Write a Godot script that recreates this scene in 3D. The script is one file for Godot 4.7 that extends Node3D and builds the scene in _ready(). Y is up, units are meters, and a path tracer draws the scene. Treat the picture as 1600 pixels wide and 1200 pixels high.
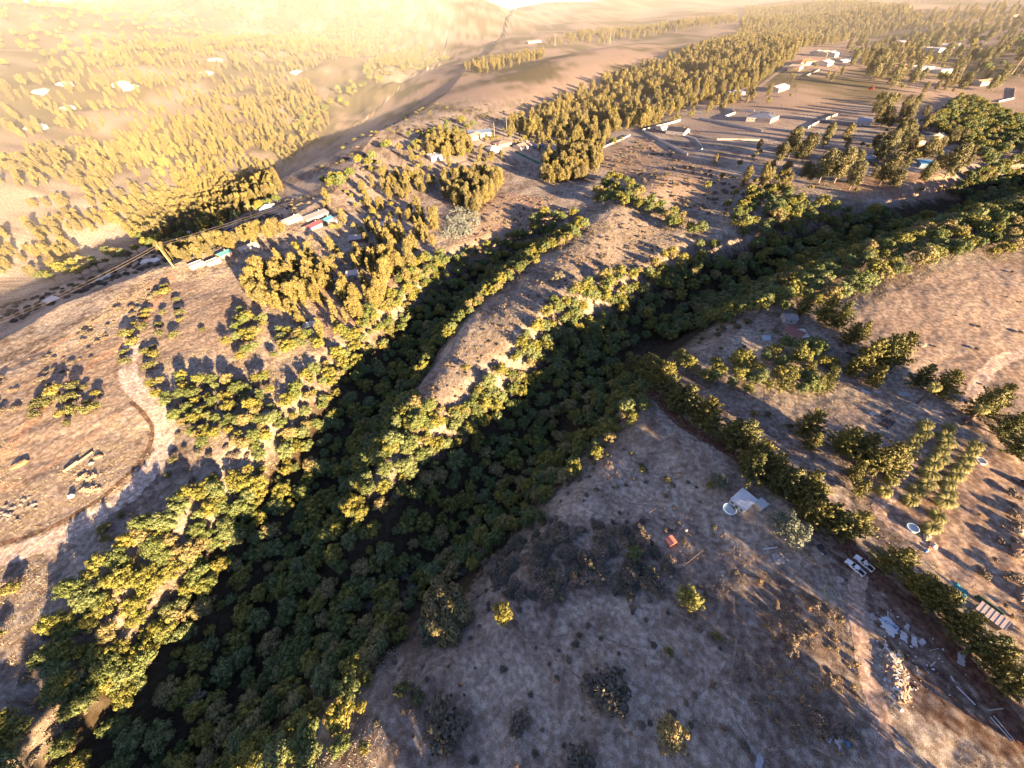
extends Node3D
# A dry valley seen from a drone at sunset: wooded ravines, a bare ridge, hedged smallholdings, a village and far hazy slopes.

const SKY_POWER := .185
const EXPOSURE := 8.1
const HAZE := .00016
const SUN_HIGH := 9.0
const GRASS_N := 460000
var RA := PackedVector3Array([Vector3(55.7, -214.4, 1), Vector3(28.5, -202.2, 7), Vector3(-8.4, -173.1, 12), Vector3(-32.2, -134.8, 15), Vector3(-49.1, -98, 17), Vector3(-57.2, -66.3, 18), Vector3(-63, -37.2, 19), Vector3(-69.6, -14.8, 20), Vector3(-73.2, 4.4, 21)])
var RB := PackedVector3Array([Vector3(434.2, -251, 12), Vector3(323.2, -224, 14), Vector3(234, -186.9, 16), Vector3(168.6, -166.4, 18), Vector3(110.5, -148.4, 18), Vector3(72.4, -128.4, 18), Vector3(31.7, -97.7, 18), Vector3(4.8, -73.6, 18), Vector3(-10.7, -56.8, 19), Vector3(-30.4, -38.2, 20), Vector3(-47, -27.2, 20), Vector3(-61.2, -17.8, 20)])
var RD := PackedVector3Array([Vector3(-690, 160, 4), Vector3(-350, -140, 4), Vector3(-312, -190, 4), Vector3(-288, -225, 4), Vector3(-264, -264, 4), Vector3(-246, -312, 4), Vector3(-228, -400, 4), Vector3(-215, -520, 4), Vector3(-184, -654, 4), Vector3(-124, -1262, 4), Vector3(-150, -2600, 4)])
var CREST := PackedVector3Array([Vector3(-598.3, 243.3, 30), Vector3(-198.3, -86.7, 30), Vector3(-189.6, -120.9, 30), Vector3(-183.7, -143.9, 30), Vector3(-155.3, -173.6, 30), Vector3(-127.4, -218, 30), Vector3(-106.2, -270.9, 30), Vector3(-95, -420, 26), Vector3(-60, -640, 16), Vector3(0, -1250, 8)])
var RIDGE := PackedVector3Array([Vector3(-20.3, -86.2, 0), Vector3(23.2, -143.9, 0), Vector3(64.1, -206.4, 0), Vector3(103.7, -250.2, 0)])
var PINK := PackedVector3Array([Vector3(-84.6, -401.4, 0), Vector3(-0.5, -586.1, 0), Vector3(159, -839, 0), Vector3(326, -1116, 0)])
const WA := 29.0
const WB := 30.0
const WD := 70.0
var FAR := [[-420, -3600, 150, 420], [260, -4200, 60, 700], [1500, -4800, 70, 900], [-900, -3000, 330, 700]]
var PATCHES := [
	[PackedVector2Array([Vector2(-48.1, -122), Vector2(-37.6, -153.1), Vector2(-11.6, -178.4), Vector2(28.6, -232.3), Vector2(89.2, -302), Vector2(119.3, -313.9), Vector2(138.5, -251.1), Vector2(93.4, -225), Vector2(42.3, -185.7), Vector2(11.8, -153.9), Vector2(-14.3, -130.6)]), Rect2(-56.1, -321.9, 202.6, 207.9), Color(0.33, 0.295, 0.25), 0.6],
	[PackedVector2Array([Vector2(-622.6, -504.8), Vector2(-604.2, -532.4), Vector2(-557.7, -523.6), Vector2(-517.3, -478.5), Vector2(-518.7, -444.6), Vector2(-562.6, -424.6)]), Rect2(-630.6, -540.4, 121.3, 123.8), Color(0.5, 0.42, 0.34), 1.0],
	[PackedVector2Array([Vector2(188.4, -155.5), Vector2(228.6, -174.5), Vector2(267.5, -185.6), Vector2(309.1, -189.6), Vector2(314.8, -173.7), Vector2(225.6, -86.1), Vector2(208.6, -84.8), Vector2(187.3, -90.5), Vector2(186.3, -109.3), Vector2(176.3, -132.5)]), Rect2(168.3, -197.6, 154.5, 120.8), Color(0.38, 0.31, 0.25), 0.9],
	[PackedVector2Array([Vector2(205.7, -118.9), Vector2(233.5, -123.3), Vector2(242.9, -113.9), Vector2(224.4, -100.7), Vector2(192.3, -90)]), Rect2(184.3, -131.3, 66.6, 49.3), Color(0.3, 0.23, 0.17), 0.5],
	[PackedVector2Array([Vector2(124.3, -55), Vector2(150.1, -57.9), Vector2(171, -72.7), Vector2(196.9, -73.3), Vector2(201.9, -64.1), Vector2(132.2, -2.2), Vector2(130.6, -10.3), Vector2(126.1, -24.5)]), Rect2(116.3, -81.3, 93.6, 87.1), Color(0.46, 0.34, 0.24), 0.9],
	[PackedVector2Array([Vector2(81.5, -118.4), Vector2(103.5, -113.5), Vector2(123.1, -97.2), Vector2(172.9, -107), Vector2(169.7, -92.4), Vector2(154.4, -77.2), Vector2(130.4, -76.2), Vector2(108.2, -81.5), Vector2(91.5, -100.8)]), Rect2(73.5, -126.4, 107.4, 58.2), Color(0.34, 0.29, 0.24), 0.7],
	[PackedVector2Array([Vector2(-254.6, -145.9), Vector2(-238.9, -174.9), Vector2(-222.2, -191.5), Vector2(-225.8, -243.2), Vector2(-175.1, -252.2), Vector2(-141, -185), Vector2(-148.5, -161.5), Vector2(-183.1, -160.7), Vector2(-176.7, -132.9), Vector2(-183, -107.2), Vector2(-195.4, -86.4), Vector2(-196.1, -75.9)]), Rect2(-262.6, -260.2, 129.6, 192.3), Color(0.4, 0.325, 0.25), 0.8],
	[PackedVector2Array([Vector2(-205, -86.8), Vector2(-207.1, -108.2), Vector2(-177.1, -110.3), Vector2(-160, -103.1), Vector2(-157.3, -82), Vector2(-172, -67.4), Vector2(-186, -63.5)]), Rect2(-215.1, -118.3, 65.8, 62.8), Color(0.34, 0.29, 0.24), 0.8],
	[PackedVector2Array([Vector2(-129.1, -244.3), Vector2(-64.7, -273.6), Vector2(-57.5, -242.6), Vector2(-90.9, -184), Vector2(-116, -185.6)]), Rect2(-137.1, -281.6, 87.6, 105.6), Color(0.47, 0.34, 0.23), 0.8],
	[PackedVector2Array([Vector2(-33.9, -374.9), Vector2(10.4, -397.1), Vector2(45.8, -371.9), Vector2(45.5, -323.7), Vector2(-1.3, -288.1), Vector2(-40.6, -262.1), Vector2(-42.1, -304.8)]), Rect2(-50.1, -405.1, 103.9, 151), Color(0.46, 0.34, 0.25), 0.85],
	[PackedVector2Array([Vector2(199.6, -572.7), Vector2(223.2, -462.2), Vector2(238.7, -355.2), Vector2(172.9, -311.1), Vector2(138.4, -339.4), Vector2(120.7, -456.5), Vector2(125.6, -510.9)]), Rect2(112.7, -580.7, 134, 277.6), Color(0.45, 0.345, 0.25), 0.8],
	[PackedVector2Array([Vector2(280.4, -648.8), Vector2(352.1, -704.6), Vector2(440.6, -602.4), Vector2(368.5, -499), Vector2(275, -496.7)]), Rect2(267, -712.6, 181.6, 223.9), Color(0.4, 0.35, 0.31), 0.85],
	[PackedVector2Array([Vector2(397.6, -784.7), Vector2(720.2, -935.7), Vector2(635.8, -776.6), Vector2(486.6, -590.3), Vector2(389.8, -679)]), Rect2(381.8, -943.7, 346.4, 361.4), Color(0.45, 0.345, 0.26), 0.9],
	[PackedVector2Array([Vector2(304, -346.9), Vector2(353.3, -358.8), Vector2(416.6, -337.5), Vector2(411.4, -322.4), Vector2(289.4, -301.8)]), Rect2(281.4, -366.8, 143.2, 73), Color(0.42, 0.27, 0.17), 0.8],
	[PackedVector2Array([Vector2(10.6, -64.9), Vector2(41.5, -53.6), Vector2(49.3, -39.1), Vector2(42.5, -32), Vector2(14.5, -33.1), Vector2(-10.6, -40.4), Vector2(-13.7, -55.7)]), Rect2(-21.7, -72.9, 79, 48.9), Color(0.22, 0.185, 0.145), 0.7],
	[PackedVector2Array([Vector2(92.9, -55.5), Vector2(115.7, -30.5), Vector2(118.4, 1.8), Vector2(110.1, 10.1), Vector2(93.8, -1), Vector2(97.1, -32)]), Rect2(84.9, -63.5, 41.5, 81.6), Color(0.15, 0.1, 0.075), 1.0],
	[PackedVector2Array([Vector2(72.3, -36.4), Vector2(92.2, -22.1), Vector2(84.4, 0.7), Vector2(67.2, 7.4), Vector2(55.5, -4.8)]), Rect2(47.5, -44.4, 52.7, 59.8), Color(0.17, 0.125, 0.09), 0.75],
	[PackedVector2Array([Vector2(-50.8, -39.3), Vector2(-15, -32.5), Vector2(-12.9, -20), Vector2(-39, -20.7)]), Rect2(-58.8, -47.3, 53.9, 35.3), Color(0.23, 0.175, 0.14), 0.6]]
var RIBBONS := [
	["dirt_road", PackedVector2Array([Vector2(-191.1, -55.2), Vector2(-182.2, -58.9), Vector2(-172.8, -62.8), Vector2(-164.5, -68.9), Vector2(-155.3, -78.7), Vector2(-152.6, -93.5), Vector2(-156.4, -109.9), Vector2(-167.6, -124.7), Vector2(-183.1, -136.5), Vector2(-195.2, -149), Vector2(-205.2, -167), Vector2(-214.9, -181.8)]), 9.0, Color(0.7, 0.63, 0.55), "pale gravel road curving round the left slope", 0.08, true],
	["dirt_lane", PackedVector2Array([Vector2(-216.8, -87.3), Vector2(-216.1, -100.5), Vector2(-219.6, -121.1), Vector2(-220.9, -145.9), Vector2(-217.6, -163.6), Vector2(-214.2, -181.7), Vector2(-230.4, -251.8)]), 6.3, Color(0.52, 0.37, 0.26), "orange earth lane on the left ridge", 0.07, true],
	["dirt_lane", PackedVector2Array([Vector2(-269.6, -148), Vector2(-259.3, -166.1), Vector2(-246.2, -189.9), Vector2(-239.8, -219.5), Vector2(-232.8, -256.2), Vector2(-213.6, -269.4), Vector2(-177.9, -282.1), Vector2(-132.1, -288.5)]), 5.0, Color(0.52, 0.4, 0.29), "narrow earth lane along the crest of the left ridge", 0.07, true],
	["dirt_lane", PackedVector2Array([Vector2(-220.1, -105.4), Vector2(-217, -93), Vector2(-200.2, -86.6), Vector2(-191.7, -101), Vector2(-183.5, -125.1)]), 4.2, Color(0.42, 0.33, 0.25), "faint lane across the left clearing", 0.07, true],
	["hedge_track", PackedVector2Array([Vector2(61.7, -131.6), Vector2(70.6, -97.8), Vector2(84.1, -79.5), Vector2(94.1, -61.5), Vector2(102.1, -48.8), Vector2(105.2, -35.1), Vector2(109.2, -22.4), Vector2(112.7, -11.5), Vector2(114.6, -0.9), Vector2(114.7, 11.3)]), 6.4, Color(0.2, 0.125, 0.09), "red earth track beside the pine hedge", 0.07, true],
	["dirt_track", PackedVector2Array([Vector2(102.4, -32.5), Vector2(96.9, -26.7), Vector2(92.2, -18.9), Vector2(87.5, -9.1), Vector2(84.5, -0.4), Vector2(79.8, 9.8)]), 4.8, Color(0.52, 0.42, 0.345), "pale earth track running down from the pickups", 0.11, false],
	["palm_drive", PackedVector2Array([Vector2(156.8, -74), Vector2(148.6, -68.8), Vector2(139.3, -62.7), Vector2(129.5, -55.8), Vector2(122, -50.5), Vector2(127, -39.2), Vector2(132, -26.6)]), 5.0, Color(0.52, 0.42, 0.34), "sandy drive between the rows of palms", 0.07, true],
	["field_track", PackedVector2Array([Vector2(258.9, -118.1), Vector2(229.7, -115.6), Vector2(206.8, -102.9), Vector2(191, -90.2), Vector2(187.7, -74.2), Vector2(189.6, -57.3)]), 6.4, Color(0.62, 0.52, 0.43), "pale wheel track across the bare right field", 0.07, true],
	["village_lane", PackedVector2Array([Vector2(-54.5, -404.9), Vector2(-39.3, -443), Vector2(-22.2, -476), Vector2(-26, -499.9), Vector2(2.3, -563.9), Vector2(21.2, -607.1)]), 5.0, Color(0.38, 0.33, 0.28), "village lane between eucalyptus trees", 0.1, false],
	["village_lane", PackedVector2Array([Vector2(-215.4, -369.8), Vector2(-164.3, -368.5), Vector2(-139.9, -417.2), Vector2(-92.8, -462.9), Vector2(-58.1, -474.2), Vector2(-26, -499.9)]), 5.0, Color(0.36, 0.31, 0.26), "lane past the roofs on the far side of the ridge", 0.1, false],
	["estate_drive", PackedVector2Array([Vector2(323, -487.1), Vector2(387.7, -517.1), Vector2(427.8, -542.2), Vector2(488.1, -580.2)]), 6.3, Color(0.38, 0.33, 0.28), "straight walled drive to the estate", 0.1, false],
	["plateau_lane", PackedVector2Array([Vector2(468.6, -794.6), Vector2(714.6, -1079), Vector2(1152.6, -1666.3)]), 8.4, Color(0.42, 0.36, 0.31), "lane along the edge of the far plantation", 0.15, false],
	["valley_lane", PackedVector2Array([Vector2(-428.7, -296.3), Vector2(-403.6, -320), Vector2(-365.9, -335.7), Vector2(-359.1, -396), Vector2(-301.8, -409.3)]), 4.8, Color(0.33, 0.29, 0.25), "grey lane on the shaded far side of the ridge", 0.1, false],
	["hill_track", PackedVector2Array([Vector2(6.4, -719.4), Vector2(68.2, -841.3), Vector2(116.3, -944.9), Vector2(154.2, -1026.7)]), 7.0, Color(0.42, 0.34, 0.27), "track climbing the bare pink hill", 0.15, false],
	["bare_scar", PackedVector2Array([Vector2(52.1, -15.7), Vector2(46.9, -12.1), Vector2(41.5, -8.7), Vector2(36.6, -6.1)]), 4.2, Color(0.42, 0.38, 0.33), "pale bare scar running down the lower field", 0.05, false],
	["earth_bank", PackedVector2Array([Vector2(-186, -63.5), Vector2(-176.3, -67.3), Vector2(-168, -74), Vector2(-161.1, -84.3), Vector2(-159.2, -97.3), Vector2(-162.4, -111.3), Vector2(-171.4, -121.6), Vector2(-182.1, -129.8)]), 2.2, Color(0.2, 0.14, 0.1), "dark cut bank along the inner edge of the gravel road", 0.06, false],
	["footpath", PackedVector2Array([Vector2(67.6, -39), Vector2(62.3, -29.9), Vector2(57.5, -18.6), Vector2(51.6, -10.3), Vector2(49.5, -2.7)]), 1.0, Color(0.36, 0.31, 0.25), "thin pale footpath past the cabin field", 0.05, false],
	["footpath", PackedVector2Array([Vector2(-6.5, -31.4), Vector2(-1, -23.8), Vector2(7.7, -16.7), Vector2(15.4, -10.3), Vector2(19.2, -4.8)]), 1.0, Color(0.36, 0.31, 0.25), "thin pale footpath winding south of the dark thicket", 0.05, false],
	["footpath", PackedVector2Array([Vector2(2.9, -23.5), Vector2(14.7, -24.1), Vector2(26.9, -19.7), Vector2(34.8, -16)]), 1.0, Color(0.36, 0.31, 0.25), "thin pale footpath skirting the dry field", 0.05, false],
	["footpath", PackedVector2Array([Vector2(-38.7, -19.8), Vector2(-30.6, -19.9), Vector2(-24.5, -19)]), 1.0, Color(0.36, 0.31, 0.25), "thin pale footpath under the big brown-green tree", 0.05, false],
	["footpath", PackedVector2Array([Vector2(48.9, -1.6), Vector2(52.7, 3.3), Vector2(63.6, 3.4), Vector2(69.3, 6.5)]), 1.0, Color(0.36, 0.31, 0.25), "thin pale footpath along the lower edge of the field", 0.05, false],
	["footpath", PackedVector2Array([Vector2(4.3, -54.5), Vector2(19, -56.8), Vector2(34, -59.8), Vector2(49.7, -57.5)]), 1.0, Color(0.36, 0.31, 0.25), "thin pale footpath north of the dark thicket", 0.05, false],
	["footpath", PackedVector2Array([Vector2(23, -77.2), Vector2(36.1, -67.7), Vector2(46.9, -63.2)]), 1.0, Color(0.36, 0.31, 0.25), "thin pale footpath by the field's upper edge", 0.05, false],
	["footpath", PackedVector2Array([Vector2(41.2, -28.5), Vector2(50.2, -22.5), Vector2(57.5, -18.6)]), 1.0, Color(0.36, 0.31, 0.25), "thin pale footpath joining beside the small round tree", 0.05, false]]
var HOUSES := [
	["cabin", "small pale blue cabin with sloping tin roof beside a round pool", "cabin", 78.9, -58.7, -1.04, 5.3, 6.2, 3.0, "shed", 0.8, Color(0.7, 0.72, 0.72), Color(0.68, 0.74, 0.76), 3],
	["cabin_annex", "short tin-roofed lean-to on the cabin's track side", "shed", 83.9, -56.4, -1.14, 2.9, 3.0, 2.4, "shed", 0.4, Color(0.5, 0.5, 0.48), Color(0.46, 0.55, 0.58), 0],
	["kennel", "tiny hut with pink and orange gabled roof beside the dark thicket", "hut", 50.2, -48.4, -1.21, 2.6, 3.0, 1.5, "gable", 0.7, Color(0.32, 0.16, 0.1), Color(0.62, 0.22, 0.15), 0],
	["shed", "rusty red roofed long shed beside the ravine pines", "shed", 149.8, -146.4, -1.00, 8.1, 6.8, 2.7, "gable", 0.8, Color(0.4, 0.38, 0.36), Color(0.24, 0.09, 0.07), 2],
	["shed", "white roofed end shed joined to the rusty red shed", "shed", 151.6, -144.1, -0.08, 5.0, 5.9, 2.6, "shed", 0.5, Color(0.5, 0.5, 0.5), Color(0.55, 0.54, 0.52), 1],
	["hut", "grey hut behind the rusty red shed", "hut", 153.7, -158.3, -0.21, 6.1, 6.1, 2.9, "gable", 0.9, Color(0.5, 0.55, 0.6), Color(0.26, 0.26, 0.27), 1],
	["tent", "small pale blue tent on the gully bank", "tent", 135.2, -146.5, -0.18, 3.4, 3.5, 0.4, "gable", 1.4, Color(0.45, 0.55, 0.62), Color(0.45, 0.58, 0.66), 0],
	["long_shed", "long narrow shed with cream flat roof behind the hedge", "shed", 128.1, -18.6, -1.09, 5.6, 3.1, 2.5, "shed", 0.25, Color(0.3, 0.27, 0.22), Color(0.58, 0.48, 0.42), 0],
	["house", "white twin-roofed house beside the tall pole", "house", -307.6, -325.6, 0.01, 11.5, 8.1, 3.1, "gable", 1.2, Color(0.62, 0.6, 0.56), Color(0.58, 0.63, 0.66), 2],
	["house", "white flat house right of the twin-roofed house by the pole", "house", -292.1, -314.5, 0.87, 5.0, 6.8, 2.9, "shed", 0.6, Color(0.62, 0.6, 0.56), Color(0.6, 0.64, 0.67), 1],
	["container_house", "long white box house below the eucalyptus clump, nearest the tall pole", "house", -220.4, -264.4, 0.86, 9.1, 4.6, 3.1, "flat", 0.0, Color(0.66, 0.62, 0.58), Color(0.55, 0.52, 0.5), 3],
	["container_house", "long white box house, second from the tall pole", "house", -211.7, -269.5, 0.91, 9.0, 4.6, 3.1, "flat", 0.0, Color(0.68, 0.64, 0.6), Color(0.6, 0.56, 0.52), 3],
	["house", "low house with teal roof on the left ridge", "house", -210.3, -282.5, 0.99, 8.9, 8.1, 2.9, "gable", 1.0, Color(0.45, 0.36, 0.26), Color(0.12, 0.38, 0.42), 2],
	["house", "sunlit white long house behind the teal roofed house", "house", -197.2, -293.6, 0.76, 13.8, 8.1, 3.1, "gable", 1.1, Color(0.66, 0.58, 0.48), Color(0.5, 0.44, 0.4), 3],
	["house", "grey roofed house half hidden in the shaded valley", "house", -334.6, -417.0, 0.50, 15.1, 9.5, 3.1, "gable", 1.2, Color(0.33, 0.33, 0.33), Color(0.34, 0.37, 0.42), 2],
	["house", "house with pale blue roof alone in the shaded valley", "house", -242.8, -426.4, 0.17, 12.6, 13.5, 4.9, "hip", 1.9599999999999997, Color(0.5, 0.52, 0.54), Color(0.45, 0.56, 0.62), 2],
	["hangar", "low white shelter on the valley floor at far left", "shelter", -345.7, -267.3, -0.45, 11.5, 6.8, 2.5, "shed", 0.5, Color(0.62, 0.6, 0.56), Color(0.58, 0.62, 0.65), 0],
	["greenhouse", "long pale blue plastic tunnel beside the valley lane", "greenhouse", -330.8, -301.0, 1.09, 9.5, 4.1, 1.8, "gable", 0.9, Color(0.45, 0.55, 0.6), Color(0.45, 0.58, 0.66), 0],
	["house", "house with pink roof behind the village poplars", "house", -181.5, -346.1, 0.91, 15.0, 9.5, 3.1, "gable", 1.3, Color(0.5, 0.5, 0.5), Color(0.55, 0.38, 0.4), 2],
	["house", "long maroon roofed house behind the village poplars", "house", -160.6, -336.1, 0.96, 15.6, 9.5, 3.1, "gable", 1.3, Color(0.5, 0.5, 0.48), Color(0.26, 0.1, 0.11), 2],
	["house", "flat grey barn above the pink roofed house", "barn", -166.1, -357.7, 0.85, 23.0, 13.5, 3.4, "gable", 1.2, Color(0.4, 0.38, 0.36), Color(0.34, 0.32, 0.31), 2],
	["house", "house with bright turquoise roof among the village poplars", "house", -152.4, -348.9, 1.15, 10.0, 8.1, 2.9, "gable", 1.0, Color(0.5, 0.5, 0.5), Color(0.12, 0.45, 0.5), 1],
	["house", "house with salmon roof right of the turquoise roof", "house", -143.9, -354.5, 0.90, 12.8, 9.5, 3.1, "gable", 1.2, Color(0.62, 0.6, 0.56), Color(0.6, 0.36, 0.3), 2],
	["house", "white and cream two-block house in the village clearing", "house", -106.4, -249.4, -0.01, 7.8, 7.4, 3.8, "gable", 1.4, Color(0.64, 0.58, 0.5), Color(0.6, 0.54, 0.48), 2],
	["house", "small white annex beside the two-block house", "annex", -100.9, -246.9, 0.34, 3.6, 5.4, 2.7, "shed", 0.5, Color(0.62, 0.6, 0.56), Color(0.58, 0.54, 0.5), 1],
	["house", "grey roofed cottage with maroon gable in the poplars", "house", -119.2, -311.5, 0.16, 10.2, 10.8, 3.1, "gable", 1.3, Color(0.28, 0.12, 0.13), Color(0.36, 0.34, 0.33), 2],
	["house", "sunlit cream house on the ridge above the cactus patch", "house", -97.8, -341.0, 0.57, 16.1, 9.5, 3.4, "hip", 1.3, Color(0.66, 0.6, 0.5), Color(0.62, 0.52, 0.44), 3],
	["ruin", "roofless pale blue ruin at the wood's edge", "ruin", -119.1, -192.6, 0.30, 9.2, 5.4, 1.8, "flat", 0.0, Color(0.42, 0.48, 0.5), Color(0.36, 0.4, 0.42), 0],
	["house", "white flat house left of the village lane", "house", -67.2, -499.6, 0.47, 13.6, 15.2, 5.2, "flat", 0.0, Color(0.66, 0.66, 0.66), Color(0.6, 0.62, 0.64), 3],
	["barn", "long blue roofed barn at the top of the village", "barn", -14.7, -604.3, 0.07, 31.0, 20.2, 5.7, "gable", 2.2399999999999998, Color(0.4, 0.42, 0.45), Color(0.16, 0.24, 0.36), 3],
	["house", "house with salmon pink roof before the blue barn", "house", -22.4, -585.0, 0.79, 20.4, 15.2, 4.9, "gable", 2.2399999999999998, Color(0.5, 0.45, 0.4), Color(0.6, 0.33, 0.27), 2],
	["house", "white house with green eaves in the walled village garden", "house", 2.4, -536.0, 0.45, 15.2, 15.2, 5.2, "hip", 2.0999999999999996, Color(0.68, 0.68, 0.66), Color(0.5, 0.54, 0.5), 3],
	["pavilion", "open tan roofed pavilion behind the white village house", "pavilion", 13.7, -562.2, 0.56, 21.1, 16.9, 4.5, "hip", 1.8199999999999998, Color(0.35, 0.28, 0.22), Color(0.4, 0.27, 0.2), 0],
	["house", "white tile-roofed house at the village's right end", "house", 42.1, -553.3, 0.58, 23.0, 16.9, 5.2, "gable", 2.2399999999999998, Color(0.7, 0.68, 0.66), Color(0.42, 0.3, 0.23), 3],
	["shelter", "blue tarpaulin shelter beside the tile-roofed house", "shelter", 61.2, -554.2, 0.96, 14.3, 8.4, 3.6, "shed", 0.84, Color(0.2, 0.24, 0.3), Color(0.12, 0.2, 0.4), 0],
	["house", "white house with dark roof inside the white estate wall", "house", 250.2, -574.5, -0.84, 25.8, 15.2, 4.9, "gable", 2.8, Color(0.6, 0.6, 0.62), Color(0.045, 0.045, 0.05), 4],
	["garage", "white garage left of the dark roofed estate house", "garage", 240.1, -608.1, -1.26, 11.4, 10.1, 4.5, "flat", 0.0, Color(0.62, 0.6, 0.56), Color(0.55, 0.55, 0.56), 1],
	["house", "orange roofed house behind the estate hedge", "house", 285.0, -757.5, 0.28, 22.2, 16.9, 4.9, "hip", 2.52, Color(0.6, 0.5, 0.4), Color(0.55, 0.22, 0.1), 2],
	["villa", "long white villa with slate blue roof in the upper estate", "villa", 372.3, -594.8, -0.76, 31.8, 20.2, 5.5, "hip", 3.08, Color(0.64, 0.62, 0.6), Color(0.12, 0.15, 0.22), 6],
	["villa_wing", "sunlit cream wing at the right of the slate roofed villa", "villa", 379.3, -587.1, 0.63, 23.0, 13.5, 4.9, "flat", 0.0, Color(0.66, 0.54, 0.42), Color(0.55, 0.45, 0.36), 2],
	["house", "white house with bluish roof right of the estate drive", "house", 466.9, -531.4, -0.68, 14.1, 16.9, 5.2, "gable", 2.52, Color(0.6, 0.6, 0.6), Color(0.36, 0.38, 0.42), 3],
	["house", "long white house at the forest's edge above the estate", "house", 378.9, -804.8, -0.29, 23.7, 20.2, 5.2, "gable", 2.52, Color(0.62, 0.6, 0.56), Color(0.4, 0.38, 0.37), 3],
	["house", "pale house under the forest with blue lean-to roof", "house", 423.8, -776.1, 0.12, 25.2, 20.2, 5.2, "gable", 2.2399999999999998, Color(0.6, 0.56, 0.5), Color(0.3, 0.36, 0.46), 2],
	["house", "cream house on the edge of the upper bare field", "house", 493.0, -769.4, 0.58, 34.4, 20.2, 5.2, "gable", 2.52, Color(0.62, 0.56, 0.46), Color(0.5, 0.5, 0.5), 2],
	["house", "house with bright orange roof on the upper plateau", "house", 648.2, -954.4, 0.16, 40.4, 27.0, 5.8, "hip", 3.6399999999999997, Color(0.6, 0.5, 0.4), Color(0.6, 0.2, 0.09), 3],
	["house", "tan house under the bright orange roof", "house", 605.5, -912.6, 0.81, 34.4, 20.2, 7.3, "flat", 0.0, Color(0.6, 0.46, 0.3), Color(0.5, 0.4, 0.3), 2],
	["house", "white house right of the bright orange roof", "house", 676.2, -934.3, 0.56, 25.3, 23.6, 5.8, "gable", 2.8, Color(0.62, 0.6, 0.56), Color(0.58, 0.56, 0.54), 2],
	["house", "small bluish house above the orange roofs", "house", 734.9, -1050.5, 0.29, 12.7, 27.0, 6.5, "gable", 2.8, Color(0.5, 0.52, 0.55), Color(0.4, 0.44, 0.5), 1],
	["house", "cream roofed house above the orange roofs", "house", 742.3, -1040.8, 0.50, 22.2, 27.0, 6.5, "gable", 2.8, Color(0.6, 0.52, 0.42), Color(0.6, 0.5, 0.4), 1],
	["house", "pale blue roofed house above the orange roofs", "house", 752.0, -1029.7, 0.51, 23.0, 27.0, 6.5, "gable", 2.8, Color(0.5, 0.52, 0.55), Color(0.46, 0.54, 0.6), 1],
	["greenhouse", "long white plastic tunnel left of the big dark tree", "greenhouse", 744.1, -965.9, 0.29, 40.5, 16.9, 3.9, "gable", 1.9599999999999997, Color(0.55, 0.57, 0.6), Color(0.55, 0.58, 0.62), 0],
	["house", "white modern two-storey house at upper right", "house", 799.2, -844.9, -0.09, 27.4, 27.0, 7.8, "flat", 0.0, Color(0.66, 0.68, 0.7), Color(0.62, 0.64, 0.66), 4],
	["house", "low grey house with dark openings right of the modern house", "house", 822.3, -826.7, 0.14, 24.9, 23.6, 6.5, "flat", 0.0, Color(0.5, 0.52, 0.54), Color(0.4, 0.4, 0.42), 4],
	["house", "white stepped house on the upper right terrace", "house", 1002.2, -1043.2, 0.05, 24.1, 33.8, 6.7, "flat", 0.0, Color(0.55, 0.57, 0.62), Color(0.5, 0.52, 0.54), 3],
	["house", "cream block beside the stepped terrace house", "house", 1063.9, -1088.8, 0.48, 49.7, 30.4, 6.7, "flat", 0.0, Color(0.68, 0.6, 0.52), Color(0.6, 0.54, 0.48), 2],
	["house", "white two-storey house above the right-hand grove", "house", 1105.6, -1266.5, -0.32, 22.3, 37.1, 9.0, "flat", 0.0, Color(0.6, 0.6, 0.6), Color(0.56, 0.5, 0.48), 3],
	["house", "house with tan roof at the right edge on the plain", "house", 1719.1, -1584.5, 0.30, 51.7, 50.6, 6.7, "gable", 5.6, Color(0.5, 0.42, 0.32), Color(0.6, 0.44, 0.27), 2],
	["barn", "tan roofed barn in the upper right yard", "barn", 816.0, -731.5, 0.05, 27.2, 16.9, 5.2, "gable", 1.9599999999999997, Color(0.45, 0.42, 0.4), Color(0.5, 0.35, 0.24), 2],
	["house", "red roofed cottage behind the big dark tree", "house", 771.1, -857.5, 0.23, 27.4, 20.2, 5.5, "gable", 2.8, Color(0.5, 0.42, 0.36), Color(0.4, 0.2, 0.13), 2],
	["house", "yellow sunlit house behind the tall palms", "house", 443.8, -431.3, 0.24, 20.0, 13.5, 4.9, "hip", 2.2399999999999998, Color(0.62, 0.46, 0.24), Color(0.5, 0.4, 0.3), 2],
	["house", "white gabled house right of the tall palms", "house", 478.7, -441.5, 0.41, 17.8, 13.5, 5.2, "gable", 2.52, Color(0.66, 0.58, 0.44), Color(0.5, 0.42, 0.34), 2],
	["shelter", "bright blue tarpaulin shelter beside the red yard", "shelter", 400.6, -363.9, -0.41, 9.6, 10.1, 3.6, "shed", 0.84, Color(0.2, 0.3, 0.4), Color(0.12, 0.42, 0.62), 0],
	["tank_shed", "rounded grey shed between the two tall groves", "shed", 369.8, -390.4, -0.37, 8.8, 10.1, 3.2, "hip", 1.68, Color(0.3, 0.32, 0.35), Color(0.3, 0.34, 0.38), 0],
	["house", "white farmhouse on the far left slope, beside the pale field", "house", -761.3, -794.0, 1.61, 23.4, 20.8, 5.6, "gable", 3.0, Color(0.62, 0.6, 0.56), Color(0.66, 0.62, 0.55), 2],
	["house", "bright long greenhouse on the far left slope", "greenhouse", -805.3, -926.7, 1.56, 25.7, 15.1, 4.5, "gable", 2.0, Color(0.66, 0.6, 0.5), Color(0.66, 0.62, 0.55), 0],
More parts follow.
